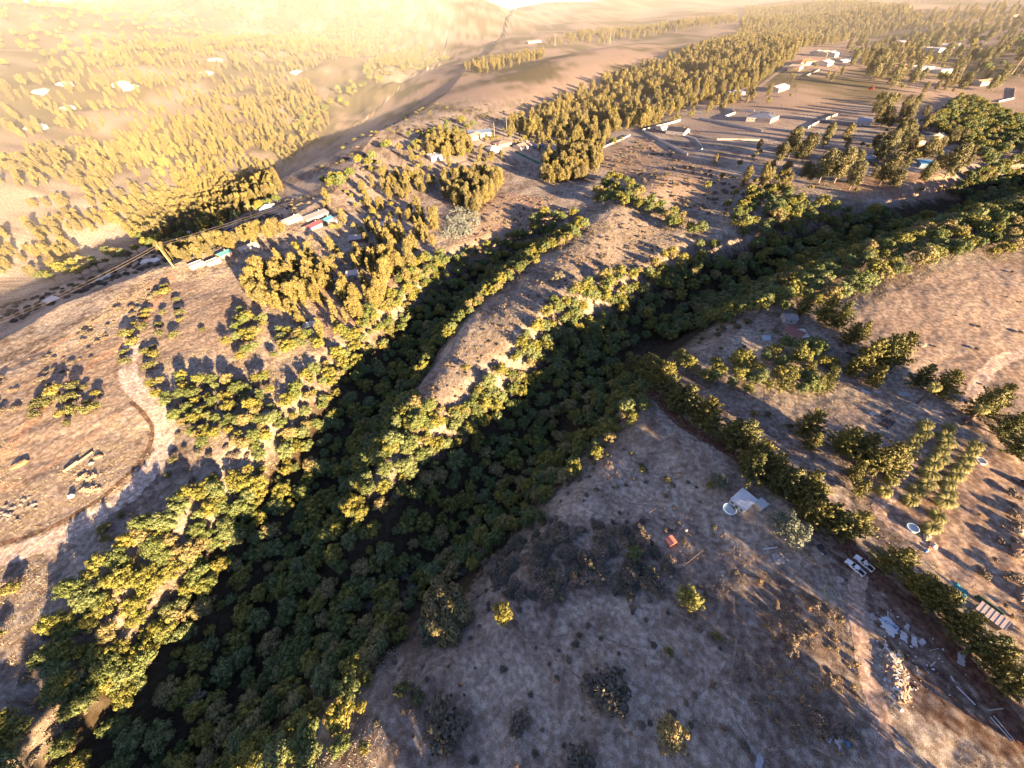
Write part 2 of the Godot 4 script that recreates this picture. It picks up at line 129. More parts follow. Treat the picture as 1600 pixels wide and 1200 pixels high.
	["house", "white hall above the bright greenhouse on the slope", "hall", -884.4, -993.3, 1.62, 31.8, 18.9, 6.7, "gable", 3.0, Color(0.62, 0.6, 0.56), Color(0.66, 0.62, 0.55), 2],
	["house", "small white house high on the far left slope", "house", -882.3, -1051.9, 1.63, 24.5, 17.0, 6.7, "gable", 3.0, Color(0.62, 0.6, 0.56), Color(0.66, 0.62, 0.56), 2],
	["house", "white house in the middle of the far left slope", "house", -818.0, -1119.3, 1.61, 32.1, 18.9, 6.7, "gable", 3.0, Color(0.62, 0.6, 0.56), Color(0.66, 0.62, 0.56), 2],
	["house", "lone white house right of the far slope settlement", "house", -783.1, -1093.8, 1.69, 32.1, 18.9, 6.7, "gable", 3.0, Color(0.62, 0.6, 0.56), Color(0.68, 0.64, 0.58), 2],
	["house", "white hall among the far hazy fields", "hall", -755.3, -1350.0, 1.50, 41.8, 24.6, 6.7, "gable", 3.0, Color(0.62, 0.6, 0.56), Color(0.66, 0.6, 0.54), 2],
	["house", "long pale house at the top of the hazy fields", "house", -785.7, -1481.8, 1.30, 41.8, 24.6, 6.7, "gable", 3.0, Color(0.62, 0.6, 0.56), Color(0.66, 0.6, 0.54), 2],
	["house", "pale house right of the long house in the hazy fields", "house", -560.0, -1475.4, 1.02, 28.0, 22.7, 6.7, "gable", 3.0, Color(0.5, 0.5, 0.52), Color(0.5, 0.5, 0.52), 2],
	["house", "low white roof at the end of the pink hill", "house", 237.9, -2338.7, 0.27, 63.4, 43.9, 5.6, "gable", 4.199999999999999, Color(0.62, 0.6, 0.56), Color(0.6, 0.5, 0.42), 2]]
var WALLS := [
	["perimeter_wall", PackedVector2Array([Vector2(212.9, -607), Vector2(216.7, -547.5), Vector2(221.7, -469.2)]), 2.4, .3, Color(0.6, 0.6, 0.6), "long white wall in front of the dark roofed estate house"],
	["perimeter_wall", PackedVector2Array([Vector2(212.9, -607), Vector2(284.2, -651.3)]), 2.2, .3, Color(0.62, 0.57, 0.5), "white wall behind the dark roofed estate house"],
	["garden_wall", PackedVector2Array([Vector2(252.8, -555.3), Vector2(257.4, -536.4), Vector2(251.1, -500.8), Vector2(246.8, -487.2), Vector2(237.7, -479.7)]), 1.0, .3, Color(0.62, 0.62, 0.62), "low curved white garden wall of the estate"],
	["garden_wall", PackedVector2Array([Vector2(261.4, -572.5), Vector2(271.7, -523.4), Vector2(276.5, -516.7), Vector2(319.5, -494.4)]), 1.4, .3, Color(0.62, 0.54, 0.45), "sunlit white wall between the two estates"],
	["perimeter_wall", PackedVector2Array([Vector2(310.9, -649.2), Vector2(326.4, -605.4), Vector2(333.9, -567.3), Vector2(343.3, -537.9)]), 2.2, .3, Color(0.56, 0.56, 0.57), "white wall in front of the slate roofed villa"],
	["perimeter_wall", PackedVector2Array([Vector2(360.1, -699.9), Vector2(371.6, -673.8), Vector2(363.9, -650), Vector2(342.3, -635.9)]), 2.4, .3, Color(0.56, 0.57, 0.6), "curved white wall at the upper estate's entrance"],
	["perimeter_wall", PackedVector2Array([Vector2(379.3, -667.8), Vector2(390.5, -647)]), 2.4, .3, Color(0.56, 0.57, 0.6), "white rear wall left behind the villa"],
	["perimeter_wall", PackedVector2Array([Vector2(394.5, -638.6), Vector2(400.7, -614.8)]), 2.4, .3, Color(0.56, 0.57, 0.6), "white rear wall right behind the villa"],
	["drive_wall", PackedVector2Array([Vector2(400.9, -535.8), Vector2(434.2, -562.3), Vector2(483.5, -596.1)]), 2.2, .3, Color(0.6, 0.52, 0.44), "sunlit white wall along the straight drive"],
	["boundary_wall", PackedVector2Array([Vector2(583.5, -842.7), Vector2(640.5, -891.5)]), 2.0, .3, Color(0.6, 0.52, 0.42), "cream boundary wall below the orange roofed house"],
	["boundary_wall", PackedVector2Array([Vector2(831.9, -694.2), Vector2(768.5, -632.9), Vector2(736.6, -622.5)]), 2.0, .3, Color(0.55, 0.5, 0.46), "pale corner wall in the upper right yard"],
	["green_fence", PackedVector2Array([Vector2(29.4, -534.1), Vector2(43.1, -508.3), Vector2(54.3, -483.9)]), 2.0, .3, Color(0.06, 0.2, 0.16), "dark green screen fence below the tile-roofed house"],
	["timber_wall", PackedVector2Array([Vector2(-185.4, -92.2), Vector2(-180.8, -101.8)]), 0.7, .3, Color(0.5, 0.34, 0.2), "long low earth-coloured wall in the left clearing"],
	["pale_wall", PackedVector2Array([Vector2(139.3, -535.6), Vector2(191.2, -588.3)]), 1.6, .3, Color(0.55, 0.47, 0.4), "pale wall along the bare slope's upper edge"],
	["trellis", PackedVector2Array([Vector2(129.8, -23.9), Vector2(132.4, -18.8)]), 1.8, .3, Color(0.05, 0.12, 0.08), "dark green netting screen beside the long cream roofed shed"]]
var FENCES := [
	["corral_fence", PackedVector2Array([Vector2(42.9, -58), Vector2(49.6, -61.2), Vector2(54, -55.5), Vector2(57.3, -49.5), Vector2(59.8, -44.4), Vector2(52.8, -40.7), Vector2(49.8, -40.3)]), 1.2, 2.6, "weathered post and rail fence round the little pink hut"],
	["field_fence", PackedVector2Array([Vector2(74.6, -35.2), Vector2(69.5, -38.7), Vector2(62.7, -46)]), 1.0, 4.0, "broken stretch of posts beside the silvery tree"],
	["netting_frame", PackedVector2Array([Vector2(128.1, -16.3), Vector2(131.9, -17.6), Vector2(131.4, -18.9), Vector2(128.3, -17.8), Vector2(128.1, -16.3)]), 1.6, 1.5, "small square fenced pen behind the long cream roofed shed"],
	["yard_fence", PackedVector2Array([Vector2(304, -346.9), Vector2(348.4, -376.7), Vector2(408.4, -406)]), 1.3, 5.0, "post fence beside the tall grove's yard"]]
var POOLS := [
	["swimming_pool", Vector2(74, -56.9), 2.17, 0.98, Color(0.16, 0.36, 0.6), Color(0.6, 0.66, 0.68), "round above-ground pool with blue wall beside the cabin", "pool"],
	["water_tub", Vector2(128, -44.2), 1.58, 0.78, Color(0.3, 0.5, 0.66), Color(0.55, 0.62, 0.66), "round pale blue tub behind the hedge near the palms", "tub"],
	["water_tub", Vector2(172.7, -66.3), 1.50, 0.78, Color(0.6, 0.62, 0.62), Color(0.5, 0.52, 0.52), "small white round tub at the end of the palm rows", "tub"]]
var VEHICLES := [
	["pickup_truck", Vector2(101.4, -34), -2.70, Color(0.7, 0.72, 0.75), "white double-cab pickup nearest the open field", "pickup", true],
	["pickup_truck", Vector2(104.9, -35), -2.67, Color(0.72, 0.72, 0.74), "white double-cab pickup parked against the hedge", "pickup", true],
	["parked_car", Vector2(116.8, -32.3), -2.85, Color(0.01, 0.01, 0.012), "black car half hidden in a gap of the hedge", "car", false],
	["parked_car", Vector2(166.6, -126.8), -2.56, Color(0.03, 0.035, 0.05), "dark car parked under the pines above the brown sheet", "car", false],
	["parked_car", Vector2(-120, -245.2), -2.19, Color(0.35, 0.45, 0.52), "pale blue car in the village clearing", "car", false],
	["parked_car", Vector2(178.9, -56.6), -2.70, Color(0.08, 0.03, 0.03), "dark maroon car at the right edge beyond the palms", "car", false]]
var SHEETS := [
	["tarpaulin", Vector2(100.3, -18.3), 3.9, 3.3, 0.5, Color(0.62, 0.66, 0.7), "largest crumpled white tarpaulin beside the dirt track", "tarpaulin"],
	["plastic_sheet", Vector2(100.3, -19.6), 2.4, 2.2, 0.2, Color(0.55, 0.68, 0.74), "pale blue plastic sheet tucked under the white tarpaulin", "plastic"],
	["blue_strip", Vector2(100.9, -18.9), 3.9, 0.8, -0.8, Color(0.08, 0.2, 0.42), "dark blue strip of plastic between the white sheets", "plastic"],
	["plastic_sheet", Vector2(102.5, -16), 2.4, 1.5, 0.9, Color(0.6, 0.6, 0.64), "crumpled white plastic, middle of the litter trail", "plastic"],
	["plastic_sheet", Vector2(104.5, -14.7), 2.5, 1.2, 1.0, Color(0.62, 0.62, 0.64), "creased white plastic, lower in the litter trail", "plastic"],
	["plastic_sheet", Vector2(106.4, -14.4), 1.7, 1.2, 0.3, Color(0.58, 0.58, 0.62), "small white plastic sheet at the end of the litter trail", "plastic"],
	["plastic_sheet", Vector2(105, -18), 1.8, 0.9, 0.7, Color(0.5, 0.5, 0.52), "narrow grey-white sheet beside the red earth track", "plastic"],
	["plastic_sheet", Vector2(97.5, -21.2), 2.0, 0.9, 0.9, Color(0.45, 0.42, 0.44), "dirty rag at the edge of the pale track", "rag"],
	["rusty_sheet", Vector2(153.1, -86.7), 7.2, 3.9, 0.5, Color(0.06, 0.035, 0.03), "dark rust-brown metal sheet lying in the clearing", "sheet"],
	["rusty_sheet", Vector2(156.3, -91.6), 6.6, 1.4, 0.45, Color(0.05, 0.032, 0.03), "narrow rust-brown strip above the dark sheet", "sheet"],
	["tarpaulin", Vector2(171.6, -101), 5.1, 3.3, -0.3, Color(0.33, 0.37, 0.39), "grey-green tarpaulin at the top of the clearing", "tarpaulin"],
	["plastic_sheet", Vector2(156.8, -104.2), 3.0, 1.5, -0.9, Color(0.5, 0.56, 0.62), "bluish white plastic at the clearing's upper edge", "plastic"],
	["plastic_sheet", Vector2(161.6, -103.2), 2.7, 1.4, -0.3, Color(0.5, 0.46, 0.47), "pinkish white plastic at the clearing's upper edge", "plastic"],
	["plastic_sheet", Vector2(150.7, -91.8), 2.5, 1.8, 0.4, Color(0.5, 0.52, 0.54), "white plastic heap left of the rust-brown sheet", "plastic"],
	["teal_canopy", Vector2(126.7, -25.1), 5.4, 3.0, 0.75, Color(0.02, 0.28, 0.3), "teal tarpaulin stretched behind the hedge", "tarpaulin"],
	["plastic_sheet", Vector2(69.8, 2.4), 2.1, 0.9, 0.6, Color(0.55, 0.58, 0.62), "white plastic strip in the dry grass at the bottom", "plastic"],
	["plastic_sheet", Vector2(71.6, 3.6), 2.0, 1.8, 0.2, Color(0.5, 0.5, 0.48), "crumpled cream sheet at the bottom of the field", "plastic"],
	["blue_strip", Vector2(72.8, 3.8), 1.8, 1.2, 0.2, Color(0.1, 0.3, 0.45), "small blue plastic beside the cream sheet", "plastic"],
	["plastic_sheet", Vector2(50.9, 5.4), 3.3, 1.5, 0.8, Color(0.45, 0.47, 0.52), "bluish white litter at the bottom edge", "plastic"],
	["grey_board", Vector2(113.5, -10.1), 3.9, 1.5, 0.75, Color(0.45, 0.47, 0.5), "grey board leaning at the hedge's foot", "board"]]
var SACKS := [
	["sack", Vector2(85.6, -81.2), Vector3(1.5, 0.9, 1.2), 0.3, Color(0.6, 0.64, 0.66), "white sack nearest the cabin at the hedge's foot", "sack"],
	["sack", Vector2(87, -79.8), Vector3(2.0, 1.0, 1.4), 0.9, Color(0.58, 0.66, 0.68), "larger pale sack at the hedge's foot", "sack"],
	["sack", Vector2(87.8, -77.8), Vector3(1.2, 0.8, 0.9), 0.1, Color(0.5, 0.52, 0.5), "small grey sack at the hedge's foot", "sack"],
	["bucket", Vector2(90, -74.3), Vector3(1.4, 0.9, 1.2), 0.1, Color(0.05, 0.35, 0.36), "teal tub at the hedge's foot", "tub"],
	["sack", Vector2(95.4, -67.5), Vector3(1.5, 0.8, 0.9), 0.5, Color(0.5, 0.42, 0.36), "cream bundle where the hedge meets the track", "bundle"],
	["junk_pile", Vector2(95.4, -40.9), Vector3(2.4, 1.0, 1.5), 0.7, Color(0.03, 0.03, 0.035), "black junk pile above the pickups", "junk"],
	["junk_pile", Vector2(95.4, -39.1), Vector3(1.8, 0.8, 1.4), 0.2, Color(0.06, 0.06, 0.07), "dark grey junk pile above the pickups", "junk"],
	["sack", Vector2(94.9, -38.9), Vector3(1.0, 0.6, 0.9), 0.2, Color(0.5, 0.5, 0.52), "white bag on the dark junk above the pickups", "bag"],
	["earth_mound", Vector2(154.6, -34.8), Vector3(6.3, 2.4, 4.8), 0.6, Color(0.28, 0.17, 0.1), "brown earth mound at the right edge", "mound"],
	["earth_mound", Vector2(143.3, -23.2), Vector3(5.1, 2.0, 3.3), 0.6, Color(0.2, 0.14, 0.1), "low dark mound at the right edge below the brown mound", "mound"],
	["hay_heap", Vector2(161, -41.2), Vector3(4.5, 1.8, 3.6), 0.6, Color(0.46, 0.38, 0.24), "pale hay heap at the right edge above the brown mound", "heap"],
	["hay_bale", Vector2(130.6, -41.4), Vector3(3.9, 1.4, 1.8), 0.7, Color(0.46, 0.39, 0.24), "long straw bale beside the pale blue tub", "bale"],
	["crate", Vector2(130.3, -38.4), Vector3(2.8, 1.0, 2.0), 0.6, Color(0.52, 0.43, 0.36), "beige boxy stack beyond the straw bale", "crate"],
	["blue_bundle", Vector2(126.6, -37.1), Vector3(1.5, 1.0, 1.0), 0.4, Color(0.1, 0.28, 0.6), "bright blue bundle on the sandy drive", "bundle"],
	["orange_bundle", Vector2(128.2, -37.9), Vector3(1.5, 0.8, 1.2), 0.4, Color(0.6, 0.25, 0.1), "orange bundle beside the blue one on the drive", "bundle"],
	["white_box", Vector2(-174.4, -81), Vector3(2.4, 1.5, 2.1), 0.4, Color(0.58, 0.56, 0.6), "white box at the foot of the left clearing", "box"],
	["boulder", Vector2(-177.7, -96.1), Vector3(2.1, 0.9, 1.5), 0.1, Color(0.5, 0.48, 0.48), "white boulder above the rubble in the left clearing", "boulder"],
	["earth_mound", Vector2(-177, -99.1), Vector3(3.6, 1.2, 2.4), 0.1, Color(0.44, 0.29, 0.17), "small orange mound beside the long low wall", "mound"],
	["earth_mound", Vector2(-205.7, -96.7), Vector3(6.0, 1.8, 3.3), 0.9, Color(0.34, 0.2, 0.11), "orange cut bank mound at the far left", "mound"],
	["boulder", Vector2(200.9, -128.1), Vector3(4.5, 1.5, 3.0), 0.4, Color(0.36, 0.27, 0.2), "dark earth bump at the edge of the bare field", "mound"],
	["stone", Vector2(46.1, -37.2), Vector3(1.2, 0.8, 1.0), 0.4, Color(0.5, 0.42, 0.32), "pale stone by the corral corner", "stone"],
	["stone", Vector2(56.9, -51.7), Vector3(1.4, 0.6, 0.9), 0.4, Color(0.48, 0.46, 0.42), "light stone lying beside the corral fence", "stone"]]
var RUBBLE := [
	["rubble", Vector2(-175, -90.6), 9.0, 4.0, 46, Color(0.4, 0.3, 0.2), "rough rubble in the middle of the left clearing"],
	["rubble", Vector2(-169.6, -83.8), 8.0, 3.0, 34, Color(0.4, 0.3, 0.2), "thinner strip of rubble nearer the gravel road"],
	["grey_rubble", Vector2(-191.1, -75.6), 12.0, 7.0, 22, Color(0.27, 0.26, 0.25), "spread of grey rubble at the left edge"],
	["rubble", Vector2(80.8, -38.5), 3.6, 2.4, 26, Color(0.42, 0.41, 0.4), "small patch of pale rubble below the white plank"],
	["rubble", Vector2(95.1, -31.3), 2.4, 1.2, 14, Color(0.42, 0.4, 0.38), "few pale stones left of the pickups"]]
var BARS := [
	["white_plank", Vector2(77.9, -42.3), Vector2(82.6, -42.4), 0.49, 0.13, Color(0.6, 0.6, 0.6), "white plank lying below the silvery tree", "plank"],
	["white_pipe", Vector2(107.8, -4.8), Vector2(109.1, -1.1), 0.31, 0.20, Color(0.6, 0.58, 0.6), "long white pipe on the track's edge, nearer the heap", "pipe"],
	["white_pipe", Vector2(110.7, 1.3), Vector2(111.7, 5.9), 0.22, 0.16, Color(0.56, 0.55, 0.56), "long white pipe at the lower right, left of its pair", "pipe"],
	["white_pipe", Vector2(111.6, 1.1), Vector2(112.4, 5.6), 0.17, 0.16, Color(0.5, 0.5, 0.52), "long thin pipe at the lower right, right of its pair", "pipe"],
	["wood_beam", Vector2(110.8, 0.1), Vector2(115.1, 0), 0.28, 0.20, Color(0.42, 0.38, 0.3), "short beam lying across the red track", "beam"],
	["white_stick", Vector2(104.6, -9.2), Vector2(106.5, -10), 0.28, 0.13, Color(0.5, 0.48, 0.45), "short pale stick on the dark soil", "stick"],
	["white_stick", Vector2(106.8, -12.4), Vector2(109.7, -12.7), 0.17, 0.13, Color(0.42, 0.4, 0.36), "bent pale stick above the short one", "stick"],
	["white_stick", Vector2(108.1, -6.9), Vector2(108.1, -5.7), 0.42, 0.13, Color(0.55, 0.53, 0.53), "stubby white board on the red track's edge", "board"],
	["fallen_pole", Vector2(160.4, -89.8), Vector2(165.8, -92.4), 0.20, 0.18, Color(0.36, 0.38, 0.4), "grey pole lying right of the rust-brown sheet", "pole"],
	["fallen_pole", Vector2(154.8, -85.5), Vector2(157.8, -86.6), 0.20, 0.18, Color(0.36, 0.36, 0.36), "short grey pole below the rust-brown sheet", "pole"],
	["timber_frame", Vector2(94.7, -46.6), Vector2(98.7, -40.4), 0.70, 0.33, Color(0.22, 0.17, 0.13), "long timber pallet run beside the hedge track", "timber"],
	["white_post", Vector2(100.8, -19.7), Vector2(102.6, -22.1), 0.17, 0.16, Color(0.6, 0.62, 0.64), "thin white bar sticking out of the tarpaulins", "bar"]]
var POLES := [
	["power_pole", Vector2(-235.3, -262.5), 17.6, 0.59, 0.31, Color(0.46, 0.29, 0.14), "tall tapered power pole standing on the left ridge", true],
	["utility_pole", Vector2(810.2, -772.5), 18.4, 0.39, 0.29, Color(0.5, 0.42, 0.34), "leaning pale pole left of the upper right yard", false],
	["utility_pole", Vector2(910.1, -779), 24.5, 0.52, 0.33, Color(0.5, 0.42, 0.32), "taller pale pole at the right edge, left of its pair", false],
	["utility_pole", Vector2(904.4, -762.1), 24.5, 0.52, 0.33, Color(0.5, 0.38, 0.34), "pinkish pole at the right edge, right of its pair", false],
	["utility_pole", Vector2(6.1, -602.8), 15.3, 0.33, 0.20, Color(0.4, 0.38, 0.36), "thin grey pole beside the blue barn", false],
	["utility_pole", Vector2(24.4, -633.7), 15.3, 0.33, 0.20, Color(0.4, 0.38, 0.36), "thin grey pole right of the blue barn", false],
	["utility_pole", Vector2(318.3, -2195), 39.8, 0.91, 0.52, Color(0.5, 0.42, 0.36), "far pale pole on the pink hill", false],
	["utility_pole", Vector2(556.7, -2170.7), 52.0, 1.04, 0.52, Color(0.5, 0.42, 0.36), "far tall pylon on the crest of the pink hill", true]]
var HEAP := PackedVector2Array([Vector2(96.3, -12.4), Vector2(92.3, -3.6)])
var COIL := Vector2(98.1, -12)
var COIL2 := Vector2(90.1, -28.2)
var PYLON := Vector2(-235.3, -262.5)
var WIRE_A := Vector2(-318.3, -154.3)
var WIRE_B := Vector2(-94.1, -475.5)
var SINGLES := [
	["gum_tree", "brown0", Vector2(-28.4, -34.3), 0.95, 0.3, "big brown-green tree standing alone above the dry field", "tree", ""],
	["gum_tree", "olive1", Vector2(-34.6, -29.8), 0.8, 2.0, "smaller sunlit tree leaning on the big brown-green one", "tree", ""],
	["round_tree", "wood0", Vector2(-40.3, -52), 0.75, 1.0, "dark green round tree behind the big brown-green tree", "tree", ""],
	["round_tree", "wood2", Vector2(-9.3, -31.3), 0.8, 0.5, "dense green round tree right of the big brown-green tree", "tree", ""],
	["round_tree", "wood0", Vector2(47.6, -29), 0.85, 0.2, "dense green round tree below the pink hut", "tree", ""],
	["round_tree", "wood3", Vector2(30.6, -0.3), 0.9, 0.2, "round green tree at the bottom with a golden top", "tree", ""],
	["silver_tree", "olive0", Vector2(86.5, -46.5), 1.0, 0.4, "silvery green spreading tree below the cabin", "tree", ""],
	["round_tree", "olive1", Vector2(73.6, -66.3), 0.62, 1.4, "yellowish bushy tree behind the cabin", "tree", ""],
	["round_tree", "wood2", Vector2(70.7, -66), 0.4, 1.0, "small green bush left of the cabin's bushy tree", "bush", ""],
	["round_tree", "wood1", Vector2(36.3, -44.9), 0.6, 0.6, "green tree in the middle of the dark thicket", "tree", ""],
	["round_shrub", "green0", Vector2(-39.3, -14.7), 1.3, 0.6, "round dark shrub, left of two on the field's lower left", "shrub", ""],
	["round_shrub", "green2", Vector2(-34.4, -12.5), 1.5, 0.6, "round dark shrub, right of two on the field's lower left", "shrub", ""],
	["dry_thicket", "dry2", Vector2(-25.6, -5.9), 3.6, 0.6, "large oval grey-brown thicket at the bottom", "shrub", ""],
	["dry_thicket", "dry2", Vector2(18.6, -9.7), 3.6, 1.6, "large round dark thicket in the lower field", "shrub", ""],
	["dry_thicket", "dry0", Vector2(-5.8, -5.4), 1.9, 2.6, "small dark thicket between the two large ones", "shrub", ""],
	["dry_thicket", "dry2", Vector2(8.4, 2.8), 2.2, 2.6, "greyish thicket cut by the bottom edge", "shrub", ""],
	["round_shrub", "green1", Vector2(-46.4, -3.1), 1.0, 2.6, "small olive shrub in the lower left of the field", "shrub", ""],
	["round_shrub", "green1", Vector2(52.4, -19.7), 0.8, 0.6, "tiny yellow-green shrub below the round tree", "shrub", ""],
	["round_shrub", "green1", Vector2(37.9, -17.4), 0.8, 0.6, "tiny bright yellow shrub in the lower field", "shrub", ""],
	["round_shrub", "green2", Vector2(6.7, -64.5), 1.4, 0.6, "round shrub at the field's upper left corner", "shrub", ""],
	["bright_tree", "wood2", Vector2(73.6, -168.7), 0.62, 0.6, "small golden-topped tree at the head of the hedge", "tree", ""],
	["ridge_tree", "grey0", Vector2(35, -211.2), 1.1, 0.6, "rounded sunlit tree alone on the bare ridge", "tree", ""],
	["ridge_tree", "wood2", Vector2(24.2, -240.4), 0.6, 0.6, "small golden bush on the ridge's left edge", "tree", ""],
	["round_shrub", "green1", Vector2(-23.7, -145.3), 1.6, 0.6, "golden round shrub on the tip of the ridge", "shrub", ""],
	["round_shrub", "green1", Vector2(-17.9, -134), 2.0, 0.6, "larger golden round shrub near the ridge's tip", "shrub", ""],
	["dry_tree", "grey0", Vector2(-54.7, -81.9), 0.55, 0.6, "pale leafless tree among the dark ravine crowns", "tree", ""],
	["dry_tree", "grey0", Vector2(-115, -20.1), 0.9, 0.6, "pale grey tree low in the ravine wood", "tree", ""],
	["gum_tree", "biggum0", Vector2(312, -427.8), 1.0, 0.6, "tall dark eucalyptus left of the estate grove", "tree", ""],
	["gum_tree", "biggum1", Vector2(315.2, -409.5), 0.95, 1.6, "tall sunlit eucalyptus, second in the estate grove", "tree", ""],
	["gum_tree", "biggum1", Vector2(292.4, -411.9), 0.7, 2.6, "shorter dark eucalyptus at the estate grove's left end", "tree", ""],
	["gum_tree", "biggum0", Vector2(293.3, -349.4), 1.0, 2.6, "tall eucalyptus with bare trunks in the grove's middle", "tree", ""],
	["gum_tree", "biggum1", Vector2(304.7, -345.4), 1.05, 0.6, "broad sunlit eucalyptus right of the bare trunks", "tree", ""],
	["gum_tree", "biggum0", Vector2(304, -325.7), 0.8, 0.6, "sunlit eucalyptus at the grove's right end", "tree", ""],
	["gum_tree", "gum1", Vector2(395.2, -462.1), 0.9, 0.6, "narrow conical tree in front of the white drive house", "tree", ""],
	["gum_tree", "biggum0", Vector2(370.1, -381.2), 1.0, 3.6, "tall eucalyptus at the top of the second grove", "tree", ""],
	["gum_tree", "biggum1", Vector2(333.3, -329.7), 0.95, 4.6, "tall golden eucalyptus in the second grove", "tree", ""],
	["gum_tree", "biggum1", Vector2(334.6, -317.6), 0.6, 0.6, "short golden eucalyptus at the second grove's foot", "tree", ""],
	["gum_tree", "biggum0", Vector2(399.1, -338.1), 1.0, 0.6, "broad spreading tree right of the red yard", "tree", ""],
	["gum_tree", "biggum1", Vector2(666.4, -790.7), 1.6, 0.6, "huge dark spreading tree on the upper plateau", "tree", ""],
	["gum_tree", "biggum0", Vector2(649.3, -720.6), 1.2, 1.6, "huge sunlit tree right of the dark spreading tree", "tree", ""],
	["gum_tree", "biggum0", Vector2(509.5, -555.3), 1.0, 1.6, "broad golden tree below the huge trees", "tree", ""],
	["gum_tree", "biggum1", Vector2(485.1, -496.1), 0.9, 2.6, "broad golden tree above the tall palms", "tree", ""],
	["red_tree", "redleaf", Vector2(614.7, -717.1), 1.2, 0.6, "small tree with red foliage below the huge dark tree", "tree", ""],
	["round_tree", "wood2", Vector2(565.8, -637.3), 1.3, 0.6, "bright green round tree below the red one", "tree", ""],
	["round_tree", "wood2", Vector2(403.2, -379.8), 0.9, 0.6, "bright green ball-shaped tree by the blue shelter", "tree", ""],
	["tall_palm", "tallpalm", Vector2(427.6, -408.3), 1.0, 0.6, "tall palm, left of the pair before the yellow house", "palm", ""],
	["tall_palm", "tallpalm", Vector2(433.2, -399.2), 1.1, 1.6, "tall palm, right of the pair before the yellow house", "palm", ""],
	["slim_palm", "tallpalm", Vector2(172.5, -95.3), 0.8, 0.6, "slim tall palm above the top of the palm rows", "palm", ""],
	["slim_palm", "tallpalm", Vector2(181.2, -83.1), 0.8, 2.6, "slim tall palm left of the two right-hand pines", "palm", ""],
	["poplar_tree", "poplar0", Vector2(229.2, -418.3), 0.6, 0.6, "single narrow golden tree below the estate", "tree", ""],
	["conifer_tree", "fir", Vector2(121.5, -108.9), 0.95, 0.6, "sunlit layered conifer at the gully, leftmost of its group", "tree", ""],
	["conifer_tree", "fir", Vector2(140.3, -108.2), 0.85, 1.6, "sunlit layered conifer at the gully, rightmost of its group", "tree", ""],
	["conifer_tree", "fir", Vector2(134.3, -106.4), 0.7, 2.6, "shorter golden conifer between the two layered ones", "tree", ""],
	["conifer_tree", "fir", Vector2(137.9, -116.6), 0.6, 2.6, "thin golden spire behind the layered conifers", "tree", ""],
	["yard_pine", "pine0", Vector2(161.7, -161.8), 1.04, 0.0, "pine at the wood's edge left above the rusty shed", "pine", ""],
	["yard_pine", "pine1", Vector2(168.6, -154), 1.3, 1.3, "broad pine behind the rusty shed", "pine", ""],
	["yard_pine", "pine2", Vector2(171.6, -147.7), 1.23, 2.6, "golden-edged pine above the lane", "pine", ""],
	["yard_pine", "pine3", Vector2(169.2, -135.3), 0.98, 3.9, "pine at the corner of the bare field", "pine", ""],
	["yard_pine", "pine0", Vector2(175.5, -136.5), 0.91, 5.2, "sunlit pine leaning over the bare field", "pine", ""],
	["yard_pine", "pine1", Vector2(163.6, -117.7), 1.37, 6.5, "tall broad pine, left of the central clump", "pine", ""],
	["yard_pine", "pine2", Vector2(172, -118.7), 1.43, 7.8, "tall broad pine, middle of the central clump", "pine", ""],
	["yard_pine", "pine3", Vector2(179.2, -119.7), 1.37, 9.1, "dark pine, right of the central clump", "pine", ""],
	["yard_pine", "pine0", Vector2(161.4, -107.6), 0.91, 10.4, "lower pine in front of the central clump", "pine", ""],
	["yard_pine", "pine1", Vector2(156.3, -114.5), 0.91, 11.7, "golden young pine beside the dark car", "pine", ""],
	["yard_pine", "pine2", Vector2(179.6, -105.4), 0.98, 13.0, "dark pine left of the bare field's corner", "pine", ""],
	["yard_pine", "pine3", Vector2(183.4, -99.2), 1.1, 14.3, "golden pine at the bare field's corner", "pine", ""],
	["yard_pine", "pine0", Vector2(188.7, -86.3), 1.23, 15.6, "broad pine right of the palm rows", "pine", ""],
	["yard_pine", "pine1", Vector2(197.9, -90.4), 1.1, 16.9, "feathery pine behind the broad one", "pine", ""],
	["yard_pine", "pine2", Vector2(190, -77.1), 1.04, 18.2, "golden pine at the right, next to the white tub", "pine", ""],
	["yard_pine", "pine3", Vector2(117, -85), 1.1, 19.5, "dark pine in the middle of the clearing", "pine", ""],
	["yard_pine", "pine0", Vector2(113.9, -77.4), 0.78, 20.8, "short pine below the clearing's dark pine", "pine", ""],
	["yard_pine", "pine1", Vector2(123.6, -74.9), 1.17, 22.1, "dark pine, left of the trio before the palms", "pine", ""],
	["yard_pine", "pine2", Vector2(127.8, -71.6), 1.17, 23.4, "dark pine, second of the trio before the palms", "pine", ""],
	["yard_pine", "pine3", Vector2(131.3, -65.7), 1.3, 24.7, "golden pine, third of the trio before the palms", "pine", ""],
	["yard_pine", "pine0", Vector2(121, -63.9), 0.72, 26.0, "young pine below the trio", "pine", ""],
	["yard_pine", "pine1", Vector2(118.7, -57.7), 0.65, 27.3, "young pine beside the sandy drive", "pine", ""],
	["yard_pine", "pine2", Vector2(186.4, -68), 1.17, 28.6, "dark pine cut by the right edge", "pine", ""]]
